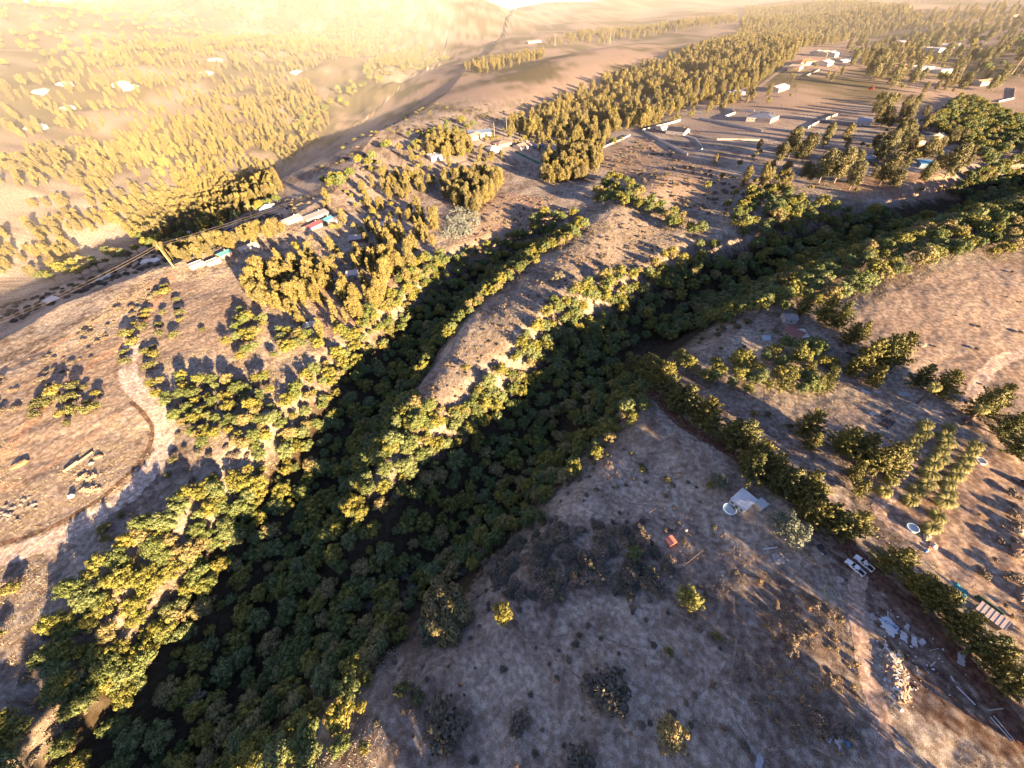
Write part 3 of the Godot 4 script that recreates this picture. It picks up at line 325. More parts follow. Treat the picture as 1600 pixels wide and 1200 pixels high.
var ROWS := [
	["hedge_pine", ["pine0", "pine1", "pine2", "pine3"], PackedVector2Array([Vector2(71.3, -154.5), Vector2(70.3, -110.9), Vector2(80.5, -94.5), Vector2(87.7, -79.5), Vector2(93.4, -65.4), Vector2(97.7, -51.9), Vector2(104.9, -43.6)]), 1.7, .85, 1.3, 1.3, "dark pine of the long hedge above the pickups", "pine", "pines of the hedge above the pickups"],
	["hedge_pine", ["pine0", "pine1", "pine2", "pine3"], PackedVector2Array([Vector2(107.8, -35.8), Vector2(110.2, -33)]), 1.8, .8, 1.1, .9, "dark pine of the short clump beside the pickups", "pine", "pines beside the pickups"],
	["hedge_pine", ["pine0", "pine1", "pine2", "pine3"], PackedVector2Array([Vector2(112.5, -28.7), Vector2(115.2, -21.9), Vector2(117.4, -16.3), Vector2(118.1, -10.6), Vector2(118.8, -2.1)]), 1.8, .65, 1.0, .8, "dark pine of the hedge below the pickups", "pine", "pines of the hedge below the pickups"],
	["hedge_pine", ["pine0", "pine1", "pine2", "pine3"], PackedVector2Array([Vector2(119.3, 3.9), Vector2(119.9, 10.9)]), 1.8, .9, 1.2, .9, "dark pine of the hedge at the lower right corner", "pine", "pines at the lower right corner"],
	["shade_tree", ["pine0", "pine1", "pine2", "pine3"], PackedVector2Array([Vector2(20, 72), Vector2(40, 60), Vector2(57, 49), Vector2(78, 36), Vector2(95, 24)]), 2.1, 1.0, 1.3, 1.0, "pine behind the viewpoint shading the field", "pine", "pines behind the viewpoint"],
	["tall_gum", ["highgum"], PackedVector2Array([Vector2(-44, 88), Vector2(-62, 104)]), 4.5, 1.0, 1.1, .5, "tall eucalyptus behind the viewpoint", "tree", "tall trees behind the viewpoint"],
	["palm_tree", ["palm0", "palm1", "palm2"], PackedVector2Array([Vector2(167.4, -84.7), Vector2(158.4, -78.7), Vector2(151, -73), Vector2(142.5, -68.2), Vector2(134.8, -62.9), Vector2(124.9, -55.6)]), 3.9, .64, .8, .3, "low feathery palm in the left row of the palm planting", "palm", "palms of the left row"],
	["palm_tree", ["palm0", "palm1", "palm2"], PackedVector2Array([Vector2(174.5, -82.4), Vector2(166.8, -75.5), Vector2(158.6, -69.7), Vector2(150.3, -63.8), Vector2(141, -57.5), Vector2(132.7, -51.4)]), 3.9, .64, .8, .3, "low feathery palm in the middle row of the palm planting", "palm", "palms of the middle row"],
	["palm_tree", ["palm0", "palm1", "palm2"], PackedVector2Array([Vector2(177.9, -73.3), Vector2(169.1, -68.3), Vector2(159.2, -62.2), Vector2(149.9, -56.1), Vector2(141.3, -50), Vector2(130, -41.7)]), 3.9, .64, .8, .3, "low feathery palm in the right row of the palm planting", "palm", "palms of the right row"]]
var ZONES := [
	["village_tree", ["gum0", "gum1", "wood0", "wood2", "wood3"], PackedVector2Array([Vector2(-175.1, -252.2), Vector2(-161.4, -304.3), Vector2(-128.6, -360.4), Vector2(-72.2, -385.6), Vector2(-43.7, -331.4), Vector2(-45, -265.4), Vector2(-73.9, -237.8), Vector2(-92.3, -197.6), Vector2(-121.6, -192.1), Vector2(-155.3, -203.7)]), 6.0, 0.7, 0.4, 0.75, "golden tree scattered between the village houses", "tree", "trees between the village houses"],
	["village_tree", ["gum0", "gum1", "wood0", "wood2", "wood3"], PackedVector2Array([Vector2(-171.2, -353.5), Vector2(-142.6, -431.8), Vector2(-82, -504.4), Vector2(-22.5, -587.7), Vector2(31.9, -636.6), Vector2(66.3, -612.2), Vector2(24.2, -516.5), Vector2(-49.4, -435.7), Vector2(-108.1, -376.1), Vector2(-146.7, -343.3)]), 7.0, 0.7, 0.4, 0.8, "tree among the upper village plots", "tree", "trees of the upper village"],
	["village_tree", ["gum0", "gum1", "wood0", "wood2", "wood3"], PackedVector2Array([Vector2(27.6, -569), Vector2(85.1, -616.9), Vector2(146.6, -604.6), Vector2(240.7, -673.1), Vector2(336.8, -742.3), Vector2(422.6, -767.7), Vector2(411.6, -722.8), Vector2(326, -667.3), Vector2(225.2, -625.6), Vector2(144.3, -522.8), Vector2(61.6, -500.2)]), 7.5, 0.8, 0.4, 0.8, "tree at the lower edge of the forest", "tree", "trees at the forest's lower edge"],
	["village_tree", ["biggum0", "biggum1", "wood0", "wood3", "gum3"], PackedVector2Array([Vector2(306, -456.1), Vector2(417.1, -480.9), Vector2(419.9, -403.8), Vector2(309.1, -306.5), Vector2(260.5, -332.5)]), 9.0, 0.55, 0.35, 0.7, "tree among the groves below the estates", "tree", "trees among the groves"],
	["village_tree", ["biggum0", "biggum1", "wood0", "wood3", "gum3"], PackedVector2Array([Vector2(605.4, -689.2), Vector2(599.3, -597.1), Vector2(486.2, -395.6), Vector2(405.6, -328.2), Vector2(321.7, -307.8), Vector2(456.1, -514)]), 9.0, 0.6, 0.35, 0.75, "tree of the gardens round the yellow house", "tree", "trees round the yellow house"],
	["village_tree", ["biggum0", "biggum1", "wood0", "wood3", "gum3"], PackedVector2Array([Vector2(884.6, -1172.7), Vector2(1435.9, -1539.7), Vector2(1483.6, -1286), Vector2(881.7, -708.9), Vector2(702.6, -670.9), Vector2(630.5, -682.2), Vector2(694.7, -878.8)]), 15.0, 0.6, 0.5, 1.0, "tree of the gardens on the upper right plateau", "tree", "garden trees of the upper right"],
	["village_tree", ["gum0", "gum1", "wood0", "wood2", "wood3"], PackedVector2Array([Vector2(380.5, -796.6), Vector2(521.9, -853.5), Vector2(855.9, -1109.5), Vector2(661.4, -829.8), Vector2(499, -714.9), Vector2(340.8, -657.2)]), 14.0, 0.45, 0.4, 0.8, "tree between the estates and the orange roofs", "tree", "trees between estates and orange roofs"],
	["village_tree", ["gum0", "gum1", "wood0", "wood2", "wood3"], PackedVector2Array([Vector2(305.9, -469.2), Vector2(189.6, -350.8), Vector2(176.2, -283.6), Vector2(219.4, -298.4), Vector2(269.7, -347.6)]), 6.0, 0.8, 0.4, 0.8, "tree on the slope below the estate", "tree", "trees below the estate"],
	["evergreen_tree", ["wood0", "wood1", "wood2", "wood3", "wood4", "wood0", "wood1", "wood0", "wood1", "wood4"], PackedVector2Array([Vector2(68.4, -300.8), Vector2(39.9, -323.8), Vector2(5.3, -303.9), Vector2(-28.8, -282.6), Vector2(-59.7, -247.1), Vector2(-84.8, -210.6), Vector2(-100.6, -173.2), Vector2(-110.9, -142.9), Vector2(-116.8, -119.6), Vector2(-120.4, -98.8), Vector2(-115.1, -78.6), Vector2(-119.9, -54.2), Vector2(-128.7, -30.8), Vector2(-130.3, -15.1), Vector2(-127.9, 1.3), Vector2(-54.6, 4.4), Vector2(-48.7, -12.1), Vector2(-44.8, -29.1), Vector2(-37.3, -45.4), Vector2(-14.3, -56.7), Vector2(8.4, -67.8), Vector2(26, -85), Vector2(57.3, -103.7), Vector2(70.8, -135.3), Vector2(63, -183.1), Vector2(41.8, -182.2), Vector2(20.7, -167.9), Vector2(11.8, -153.9), Vector2(0, -142.7), Vector2(-20.8, -125.8), Vector2(-35.7, -118.7), Vector2(-50, -133.1), Vector2(-44.2, -168.7), Vector2(-27.7, -183.8), Vector2(1.3, -214.4), Vector2(31.4, -254.6), Vector2(65.1, -272.2)]), 3.3, 0.97, 0.36, 0.95, "dark green round-crowned tree in the shaded central ravine wood", "tree", "trees of the central ravine wood"],
	["evergreen_tree", ["wood0", "wood1", "wood2", "wood3", "wood4", "wood0", "wood1", "wood0", "wood1", "wood4"], PackedVector2Array([Vector2(-111.3, -96.7), Vector2(-112.5, -74.3), Vector2(-118.3, -49.5), Vector2(-126.7, -27.6), Vector2(-126.8, -12.1), Vector2(-118.2, 6.2), Vector2(-131.7, 4.4), Vector2(-141.6, -23.8), Vector2(-146.8, -36.2), Vector2(-146.1, -50.9), Vector2(-140.3, -64.8), Vector2(-131.3, -80.3), Vector2(-123.1, -90.6)]), 2.8, 0.98, 0.5, 0.95, "tree on the left bank of the ravine, above the shaded wood", "tree", "trees on the ravine's left bank"],
	["evergreen_tree", ["wood0", "wood1", "wood2", "wood3", "wood4", "wood0", "wood1", "wood0", "wood1", "wood4"], PackedVector2Array([Vector2(-142.4, -0.5), Vector2(-158.1, -18.6), Vector2(-141.1, -20.9), Vector2(-131.6, -12.3), Vector2(-128.9, 1.2)]), 4.6, 0.8, 0.6, 1.0, "grey-green tree in the bottom left corner of the ravine", "tree", "trees in the bottom left corner"],
	["evergreen_tree", ["wood0", "wood1", "wood2", "wood3", "wood4", "wood0", "wood1", "wood0", "wood1", "wood4"], PackedVector2Array([Vector2(-52.2, -124.7), Vector2(-32.7, -122.3), Vector2(-14.8, -125.1), Vector2(-28.1, -108.6), Vector2(-49.7, -92.1), Vector2(-81, -109.3), Vector2(-77.8, -125.3)]), 3.0, 0.92, 0.4, 0.8, "small golden tree on the tip of the central ridge", "tree", "small trees on the ridge tip"],
	["evergreen_tree", ["wood0", "wood1", "wood2", "wood3", "wood4", "wood0", "wood1", "wood0", "wood1", "wood4"], PackedVector2Array([Vector2(93.4, -225), Vector2(116.4, -242.5), Vector2(152.6, -242.5), Vector2(181.2, -253.9), Vector2(208.3, -277.5), Vector2(224.5, -312.3), Vector2(260.9, -288.2), Vector2(329.1, -292.4), Vector2(404, -309.4), Vector2(406.5, -234.2), Vector2(347, -184), Vector2(275.5, -194.4), Vector2(233, -180.3), Vector2(200.3, -168.5), Vector2(178.1, -165.5), Vector2(159.8, -163.4), Vector2(132.5, -164.4), Vector2(106.7, -177.3), Vector2(85.6, -185.3), Vector2(94.9, -207.1)]), 4.6, 0.97, 0.7, 1.15, "dark green tree in the shaded right-hand ravine", "tree", "trees of the right-hand ravine"],
	["evergreen_tree", ["wood0", "wood1", "wood2", "wood3", "wood4", "wood0", "wood1", "wood0", "wood1", "wood4"], PackedVector2Array([Vector2(-32.9, -118.2), Vector2(-10, -142.1), Vector2(9.2, -161.3), Vector2(28.9, -188.2), Vector2(59.7, -213.2), Vector2(95.1, -232.2), Vector2(93.4, -199.3), Vector2(75, -169.3), Vector2(55.2, -163.2), Vector2(25.7, -149)]), 4.0, 0.97, 0.55, 1.0, "tree in the side gully between ridge and hedge", "tree", "trees of the side gully"],
	["evergreen_tree", ["wood0", "wood1", "wood2", "wood3", "wood4", "wood0", "wood1", "wood0", "wood1", "wood4"], PackedVector2Array([Vector2(514.5, -498.3), Vector2(720.6, -668.2), Vector2(689.3, -574.2), Vector2(600.7, -426), Vector2(414.4, -247.5), Vector2(406.8, -313.3), Vector2(397.5, -326.4), Vector2(446.6, -352.1), Vector2(494.4, -418.3)]), 4.8, 0.95, 0.6, 1.05, "olive green tree in the wood at the right edge", "tree", "trees of the right-edge wood"],
	["evergreen_tree", ["wood0", "wood1", "wood2", "wood3", "wood4", "wood0", "wood1", "wood0", "wood1", "wood4"], PackedVector2Array([Vector2(79.7, -141.5), Vector2(100.9, -127.4), Vector2(121.7, -130.8), Vector2(135.9, -145.1), Vector2(151, -137.3), Vector2(158.2, -123.9), Vector2(144.7, -108.4), Vector2(123.8, -102.8), Vector2(108.7, -106.6), Vector2(89.3, -115.3)]), 4.3, 0.9, 0.55, 0.95, "dark green tree in the gully wood behind the hedge", "tree", "trees of the gully behind the hedge"],
	["evergreen_tree", ["wood0", "wood1", "wood2", "wood3", "wood4", "wood0", "wood1", "wood0", "wood1", "wood4"], PackedVector2Array([Vector2(90.8, -381.9), Vector2(123.5, -411.8), Vector2(138.4, -339.4), Vector2(147.8, -302.1), Vector2(156.4, -259.5), Vector2(159.9, -251.7), Vector2(142.8, -247.7), Vector2(129.3, -279.7), Vector2(113.6, -313.4), Vector2(86.6, -335.1)]), 5.0, 0.8, 0.7, 1.1, "sunlit tree of the line along the ridge's right edge", "tree", "trees along the ridge's right edge"],
	["evergreen_tree", ["wood0", "wood1", "wood2", "wood3", "wood4", "wood0", "wood1", "wood0", "wood1", "wood4"], PackedVector2Array([Vector2(171, -272.4), Vector2(238.7, -355.2), Vector2(247.8, -320.3), Vector2(237.2, -283.9), Vector2(197.3, -255.2)]), 5.0, 0.75, 0.7, 1.1, "golden tree on the slope above the right-hand ravine", "tree", "trees above the right-hand ravine"],
	["evergreen_tree", ["wood0", "wood1", "wood2", "wood3", "wood4", "wood0", "wood1", "wood0", "wood1", "wood4"], PackedVector2Array([Vector2(28.2, -318.8), Vector2(41.1, -334.1), Vector2(72.6, -335.4), Vector2(66.8, -318.4), Vector2(38.4, -311.9)]), 5.0, 0.9, 0.7, 1.2, "sunlit round tree at the head of the central ravine", "tree", "trees at the ravine's head"],
	["evergreen_tree", ["wood0", "wood1", "wood2", "wood3", "wood4", "wood0", "wood1", "wood0", "wood1", "wood4"], PackedVector2Array([Vector2(-132.6, -162.4), Vector2(-115.9, -162.5), Vector2(-90.6, -180), Vector2(-79, -203.4), Vector2(-65.3, -224.6), Vector2(-45.2, -249.3), Vector2(-40.5, -273.8), Vector2(-54.8, -272.3), Vector2(-67.1, -254.3), Vector2(-79.5, -212.6), Vector2(-103.2, -179.4), Vector2(-134.1, -185.4)]), 3.9, 0.92, 0.5, 0.9, "golden tree between the village and the ravine wood", "tree", "trees between village and ravine"],
	["evergreen_tree", ["wood0", "wood1", "wood2", "wood3", "wood4", "wood0", "wood1", "wood0", "wood1", "wood4"], PackedVector2Array([Vector2(-186.3, -141.8), Vector2(-163, -146), Vector2(-127, -147.2), Vector2(-115.1, -127.5), Vector2(-119, -105.5), Vector2(-126.9, -96.8), Vector2(-145.4, -109.9), Vector2(-163.7, -124.7)]), 3.4, 0.9, 0.4, 0.75, "golden bushy tree on the slope right of the gravel road", "tree", "trees right of the gravel road"],
	["evergreen_tree", ["wood0", "wood1", "wood2", "wood3", "wood4", "wood0", "wood1", "wood0", "wood1", "wood4"], PackedVector2Array([Vector2(-165.5, -210.3), Vector2(-138.5, -198.1), Vector2(-137.1, -157), Vector2(-157.7, -161), Vector2(-155.3, -177.8)]), 4.2, 0.75, 0.5, 0.85, "golden tree below the left end of the village", "tree", "trees below the village's left end"],
	["evergreen_tree", ["wood0", "wood1", "wood2", "wood3", "wood4", "wood0", "wood1", "wood0", "wood1", "wood4"], PackedVector2Array([Vector2(-443.2, -309.8), Vector2(-465.1, -374.4), Vector2(-411.8, -408.6), Vector2(-373.7, -489.5), Vector2(-268.4, -490.2), Vector2(-229.4, -431.1), Vector2(-299.2, -371.3), Vector2(-377.7, -349), Vector2(-403.4, -295.6)]), 7.0, 0.6, 0.7, 1.2, "dark tree in the shaded valley beyond the left ridge", "tree", "trees of the shaded valley"],
	["evergreen_tree", ["wood0", "wood1", "wood2", "wood3", "wood4", "wood0", "wood1", "wood0", "wood1", "wood4"], PackedVector2Array([Vector2(-195.5, -421.4), Vector2(-151.2, -478.8), Vector2(-105.3, -577.8), Vector2(-42.5, -679.8), Vector2(-4.4, -667.5), Vector2(-31, -586.4), Vector2(-96.1, -495.9), Vector2(-151.9, -414.9)]), 7.0, 0.7, 0.7, 1.3, "dark tree below the bare pink hill", "tree", "trees below the pink hill"],
	["evergreen_tree", ["wood0", "wood1", "wood2", "wood3", "wood4", "wood0", "wood1", "wood0", "wood1", "wood4"], PackedVector2Array([Vector2(-419.3, -880.2), Vector2(-403.2, -1134.9), Vector2(-387.3, -1497.4), Vector2(-249.5, -2606.9), Vector2(-168.2, -2334.8), Vector2(-338.6, -1256), Vector2(-363, -928.8)]), 12.0, 0.6, 1.0, 1.8, "tree of the wooded stream line in the far valley", "tree", "trees of the far stream line"],
	["evergreen_tree", ["wood0", "wood1", "wood2", "wood3", "wood4", "wood0", "wood1", "wood0", "wood1", "wood4"], PackedVector2Array([Vector2(1110.2, -1245.4), Vector2(1254.1, -1100.5), Vector2(1187.1, -915.8), Vector2(1007.3, -749.6), Vector2(793.6, -749.4), Vector2(695, -711.6)]), 16.0, 0.35, 1.0, 1.8, "scattered tree on the upper right plateau", "tree", "trees of the upper right plateau"],
	["eucalyptus_tree", ["poplar0", "poplar1", "gum0", "gum2"], PackedVector2Array([Vector2(-166.8, -217.9), Vector2(-172.6, -256.9), Vector2(-148, -262.6), Vector2(-123.8, -257.6), Vector2(-113.3, -243.4), Vector2(-119.9, -212.5), Vector2(-140.9, -204.8)]), 4.0, 0.9, 0.45, 0.8, "slender golden eucalyptus at the village's left end", "tree", "eucalyptus at the village's left end"],
	["eucalyptus_tree", ["poplar0", "poplar1", "gum0", "gum2"], PackedVector2Array([Vector2(-113.3, -243.4), Vector2(-109.3, -275.7), Vector2(-89.9, -277.7), Vector2(-63.5, -263.3), Vector2(-65.4, -233.9), Vector2(-79.2, -207.9), Vector2(-94.1, -197.2), Vector2(-103.3, -211.4)]), 4.1, 0.88, 0.42, 0.78, "slender golden eucalyptus round the village clearing", "tree", "eucalyptus round the clearing"],
	["eucalyptus_tree", ["poplar0", "poplar1", "gum0", "gum2"], PackedVector2Array([Vector2(-127.4, -198.6), Vector2(-101.6, -204.3), Vector2(-79, -203.4), Vector2(-78.5, -190.7), Vector2(-96.3, -175.1), Vector2(-117.8, -179.6)]), 4.6, 0.75, 0.4, 0.65, "golden eucalyptus above the ravine wood", "tree", "eucalyptus above the ravine wood"],
	["eucalyptus_tree", ["poplar0", "poplar1", "gum0", "gum2"], PackedVector2Array([Vector2(-116.5, -331.2), Vector2(-93.2, -358.6), Vector2(-55.8, -341.5), Vector2(-46.1, -287.5), Vector2(-69.6, -274.3), Vector2(-97.3, -290)]), 4.6, 0.7, 0.45, 0.7, "golden eucalyptus left of the cactus patch", "tree", "eucalyptus left of the cactus patch"],
	["eucalyptus_tree", ["gum0", "gum1", "gum2", "gum3"], PackedVector2Array([Vector2(-56.2, -436.5), Vector2(-22.1, -450.8), Vector2(12.9, -448.2), Vector2(0.2, -381.4), Vector2(-18.4, -347), Vector2(-49.9, -383)]), 4.4, 0.93, 0.45, 0.72, "golden eucalyptus of the grove below the village lane", "tree", "eucalyptus below the village lane"],
	["eucalyptus_tree", ["gum0", "gum1", "gum2", "gum3"], PackedVector2Array([Vector2(-79.8, -514.3), Vector2(-63.7, -571.7), Vector2(-26.3, -549.9), Vector2(-26.1, -521.4), Vector2(-59, -492)]), 4.4, 0.95, 0.5, 0.75, "golden eucalyptus of the grove left of the blue barn", "tree", "eucalyptus left of the blue barn"],
	["eucalyptus_tree", ["gum0", "gum1", "gum2", "gum3"], PackedVector2Array([Vector2(49.8, -426.4), Vector2(58, -470.9), Vector2(82.2, -509.1), Vector2(127, -517.4), Vector2(123, -451.1), Vector2(87.2, -412), Vector2(56.8, -407.8)]), 4.8, 0.93, 0.55, 0.85, "sunlit eucalyptus of the grove right of the village", "tree", "eucalyptus right of the village"],
	["eucalyptus_tree", ["gum0", "gum1", "gum2", "gum3"], PackedVector2Array([Vector2(22.5, -633), Vector2(98.7, -802), Vector2(282, -1031.2), Vector2(463.3, -1185.7), Vector2(902.8, -1750.8), Vector2(1085.4, -1743.3), Vector2(652.7, -998.9), Vector2(481.6, -820), Vector2(389.2, -765.1), Vector2(302, -706.5), Vector2(210.5, -608.2), Vector2(137.8, -565.1), Vector2(90.4, -590.7), Vector2(57, -609.1)]), 6.6, 0.85, 0.5, 1.05, "eucalyptus of the forest above the village", "tree", "eucalyptus of the forest above the village"],
	["eucalyptus_tree", ["gum0", "gum1", "gum2", "gum3"], PackedVector2Array([Vector2(921.8, -1790.3), Vector2(2278.5, -4403), Vector2(2253.1, -2732.7), Vector2(1468.3, -1654.8), Vector2(1218.7, -1602.6), Vector2(703.7, -1085.3)]), 12.0, 0.9, 0.7, 1.05, "eucalyptus of the far plantation at the top", "tree", "eucalyptus of the far plantation"],
	["eucalyptus_tree", ["gum0", "gum1", "gum2", "gum3"], PackedVector2Array([Vector2(-452.4, -465.8), Vector2(-432.4, -546.6), Vector2(-420.5, -633.5), Vector2(-341.7, -663.5), Vector2(-240.1, -470.8), Vector2(-280.9, -441.5), Vector2(-315.2, -395.4), Vector2(-389.5, -427.8)]), 5.0, 0.85, 0.5, 0.75, "golden-topped eucalyptus in the valley beyond the ridge", "tree", "eucalyptus of the valley beyond the ridge"],
	["eucalyptus_tree", ["gum0", "gum1", "gum2", "gum3"], PackedVector2Array([Vector2(-308.3, -342), Vector2(-277, -340), Vector2(-238.2, -312.1), Vector2(-216.4, -304.9), Vector2(-187.7, -337.2), Vector2(-177, -321.2), Vector2(-209.4, -279.7), Vector2(-226.4, -268.7), Vector2(-252.3, -281)]), 4.2, 0.75, 0.4, 0.62, "golden eucalyptus of the clump beside the tall pole", "tree", "eucalyptus beside the tall pole"],
	["eucalyptus_tree", ["gum0", "gum1", "gum2", "gum3"], PackedVector2Array([Vector2(-139.9, -417.2), Vector2(-105.3, -448.8), Vector2(-57.9, -469.1), Vector2(-61.6, -414.1), Vector2(-95.7, -374.8), Vector2(-125.9, -375.5)]), 6.5, 0.5, 0.4, 0.65, "lone golden eucalyptus left of the village lane", "tree", "eucalyptus left of the village lane"],
	["eucalyptus_tree", ["gum0", "gum1", "gum2", "gum3"], PackedVector2Array([Vector2(-489.6, -361.5), Vector2(-532.9, -430.6), Vector2(-517.8, -462.1), Vector2(-463.5, -489.4), Vector2(-445.5, -558.6), Vector2(-446.5, -453.8), Vector2(-440.9, -345.5)]), 6.0, 0.85, 0.45, 0.7, "golden eucalyptus of the left slope beyond the valley", "tree", "eucalyptus of the left slope"],
	["eucalyptus_tree", ["gum0", "gum1", "gum2", "gum3"], PackedVector2Array([Vector2(-527.4, -476.4), Vector2(-604.7, -531.5), Vector2(-677.5, -623.3), Vector2(-686, -739.7), Vector2(-615.4, -981.8), Vector2(-512.1, -1410.6), Vector2(-344.5, -1013.4), Vector2(-347.5, -792.8), Vector2(-420.4, -616.1), Vector2(-450.7, -502.4)]), 6.5, 0.85, 0.4, 0.75, "hazy eucalyptus on the far left slope", "tree", "eucalyptus of the far left slope"],
	["eucalyptus_tree", ["gum0", "gum1", "gum2", "gum3"], PackedVector2Array([Vector2(-730.1, -686.8), Vector2(-968.2, -1012.1), Vector2(-1150.5, -1711.4), Vector2(-906.8, -2752.4), Vector2(-560.7, -3066.9), Vector2(-388.3, -2720.9), Vector2(-536, -1494.9), Vector2(-636.7, -1027.5), Vector2(-727.2, -746.4)]), 10.0, 0.6, 0.4, 0.85, "faint hazy tree high on the far hillside", "tree", "trees of the far hillside"],
	["eucalyptus_tree", ["gum0", "gum1", "gum2", "gum3"], PackedVector2Array([Vector2(-395.3, -1609.3), Vector2(-433.5, -2195), Vector2(-310.9, -2776.5), Vector2(-279.2, -2474.2), Vector2(-309.9, -1743.1)]), 10.0, 0.95, 0.7, 1.0, "hazy eucalyptus of the block left of the pink hill", "tree", "eucalyptus left of the pink hill"],
	["eucalyptus_tree", ["gum0", "gum1", "gum2", "gum3"], PackedVector2Array([Vector2(-66.7, -1361.6), Vector2(71.6, -1604), Vector2(241, -1958.3), Vector2(178.6, -1450.9), Vector2(20.3, -1234.4)]), 11.0, 0.8, 0.6, 0.95, "hazy eucalyptus of the row on the pink hill", "tree", "eucalyptus row on the pink hill"],
	["eucalyptus_tree", ["gum0", "gum1", "gum2", "gum3"], PackedVector2Array([Vector2(271.6, -2206.6), Vector2(819.3, -3114.8), Vector2(1220.7, -3135.8), Vector2(1605.3, -3193.8), Vector2(1124.6, -2217.7), Vector2(833.2, -2190.8), Vector2(527.4, -2201.9)]), 15.0, 0.75, 0.7, 1.05, "hazy eucalyptus of the band behind the pink hill", "tree", "eucalyptus behind the pink hill"],
	["eucalyptus_tree", ["gum0", "gum1", "gum2", "gum3"], PackedVector2Array([Vector2(1589.7, -1901.4), Vector2(2097.9, -1916), Vector2(2179, -1766.7), Vector2(1563.1, -1237.7), Vector2(1360.3, -1497.4)]), 18.0, 0.6, 0.8, 1.2, "hazy eucalyptus on the plain at upper right", "tree", "eucalyptus on the upper right plain"],
	["eucalyptus_tree", ["gum0", "gum1", "gum2", "gum3"], PackedVector2Array([Vector2(346.4, -766.5), Vector2(425, -821.6), Vector2(473, -825.6), Vector2(484.5, -782.9), Vector2(401.3, -701.8), Vector2(326, -667.3)]), 6.5, 0.8, 0.45, 0.7, "eucalyptus between the forest and the estates", "tree", "eucalyptus beside the estates"],
	["eucalyptus_tree", ["gum0", "gum1", "gum2", "gum3"], PackedVector2Array([Vector2(782.5, -1006.3), Vector2(1024.1, -1144.1), Vector2(877, -933.8), Vector2(715.6, -873.2)]), 10.0, 0.7, 0.6, 0.9, "eucalyptus around the huge dark tree", "tree", "eucalyptus round the huge tree"],
	["green_bush", ["green0", "green1", "green2"], PackedVector2Array([Vector2(-188.4, -107.4), Vector2(-215.3, -119.1), Vector2(-224.6, -131.1), Vector2(-212.8, -143.1), Vector2(-197.6, -133.7), Vector2(-190, -117.9)]), 4.0, 0.9, 0.9, 2.2, "sunlit round bush of the row in the left clearing", "bush", "bushes of the left clearing"],
	["green_bush", ["green0", "green1", "green2"], PackedVector2Array([Vector2(-204.9, -156.7), Vector2(-236.6, -226.9), Vector2(-225.2, -234.8), Vector2(-196.3, -210.7), Vector2(-177, -155.5), Vector2(-187.8, -141.9)]), 5.5, 0.85, 0.9, 2.2, "sunlit round bush of the rows below the tall pole", "bush", "bushes below the tall pole"],
	["green_bush", ["green0", "green1", "green2"], PackedVector2Array([Vector2(-208.7, -226.5), Vector2(-173.8, -195.9), Vector2(-145.4, -161.7), Vector2(-155.5, -156), Vector2(-185.1, -189.6)]), 7.0, 0.6, 0.7, 1.4, "small sunlit bush on the red slope", "bush", "bushes on the red slope"],
	["green_bush", ["green0", "green1", "green2"], PackedVector2Array([Vector2(-148.9, -55.2), Vector2(-147, -68.7), Vector2(-137.3, -84.2), Vector2(-142, -102.9), Vector2(-151.5, -106.4), Vector2(-147.1, -84.5), Vector2(-154.3, -66.6), Vector2(-159.3, -55.7)]), 5.0, 0.6, 0.6, 1.4, "small golden bush below the gravel road", "bush", "bushes below the gravel road"],
	["green_bush", ["green0", "green1", "green2"], PackedVector2Array([Vector2(29, -105.5), Vector2(50.6, -121.3), Vector2(63.7, -93.7), Vector2(71.3, -72), Vector2(57.9, -67), Vector2(44.2, -78.5), Vector2(23, -77.2)]), 6.0, 0.5, 0.5, 1.1, "small dark bush in the field beside the hedge", "bush", "bushes in the hedge field"],
	["green_bush", ["green0", "green1", "green2"], PackedVector2Array([Vector2(100.9, -165.6), Vector2(129.5, -170.4), Vector2(150.7, -159.5), Vector2(133.2, -140.2), Vector2(104.1, -134.3)]), 5.0, 0.6, 0.6, 1.3, "green bush on the pale gully bank", "bush", "bushes on the gully bank"],
	["green_bush", ["green0", "green1", "green2"], PackedVector2Array([Vector2(82.3, -105.8), Vector2(110, -98.6), Vector2(129.1, -89.3), Vector2(112.5, -84.3), Vector2(89.9, -97.3)]), 7.0, 0.6, 0.5, 1.0, "dark bush in the pale clearing behind the hedge", "bush", "bushes in the pale clearing"],
	["green_bush", ["green0", "green1", "green2"], PackedVector2Array([Vector2(-212.2, -525.9), Vector2(-186.4, -921), Vector2(-1.7, -833.4), Vector2(123.6, -902.7), Vector2(82.2, -755.4), Vector2(-59.2, -637.4), Vector2(-128.3, -515.7), Vector2(-163.9, -413.4)]), 13.0, 0.5, 0.9, 2.0, "dark bush scattered on the bare pink hill", "bush", "bushes on the pink hill"],
	["green_bush", ["green0", "green1", "green2"], PackedVector2Array([Vector2(-163.9, -37), Vector2(-176.7, -52.4), Vector2(-163, -57.9), Vector2(-148, -39.7), Vector2(-145.4, -23.7), Vector2(-151.2, -21)]), 5.0, 0.6, 0.7, 1.5, "dark bush on the shaded slope at the left edge", "bush", "bushes on the left-edge slope"],
	["dry_bush", ["dry0", "dry1", "dry2"], PackedVector2Array([Vector2(9.2, -63.8), Vector2(41.9, -54.8), Vector2(49.7, -40.1), Vector2(47, -33.4), Vector2(30.9, -33.3), Vector2(10.4, -33.5), Vector2(-10.6, -38.1), Vector2(-14.9, -53)]), 2.0, 0.87, 0.6, 1.8, "dark dry bush of the thicket beside the pink hut", "bush", "bushes of the dark thicket"],
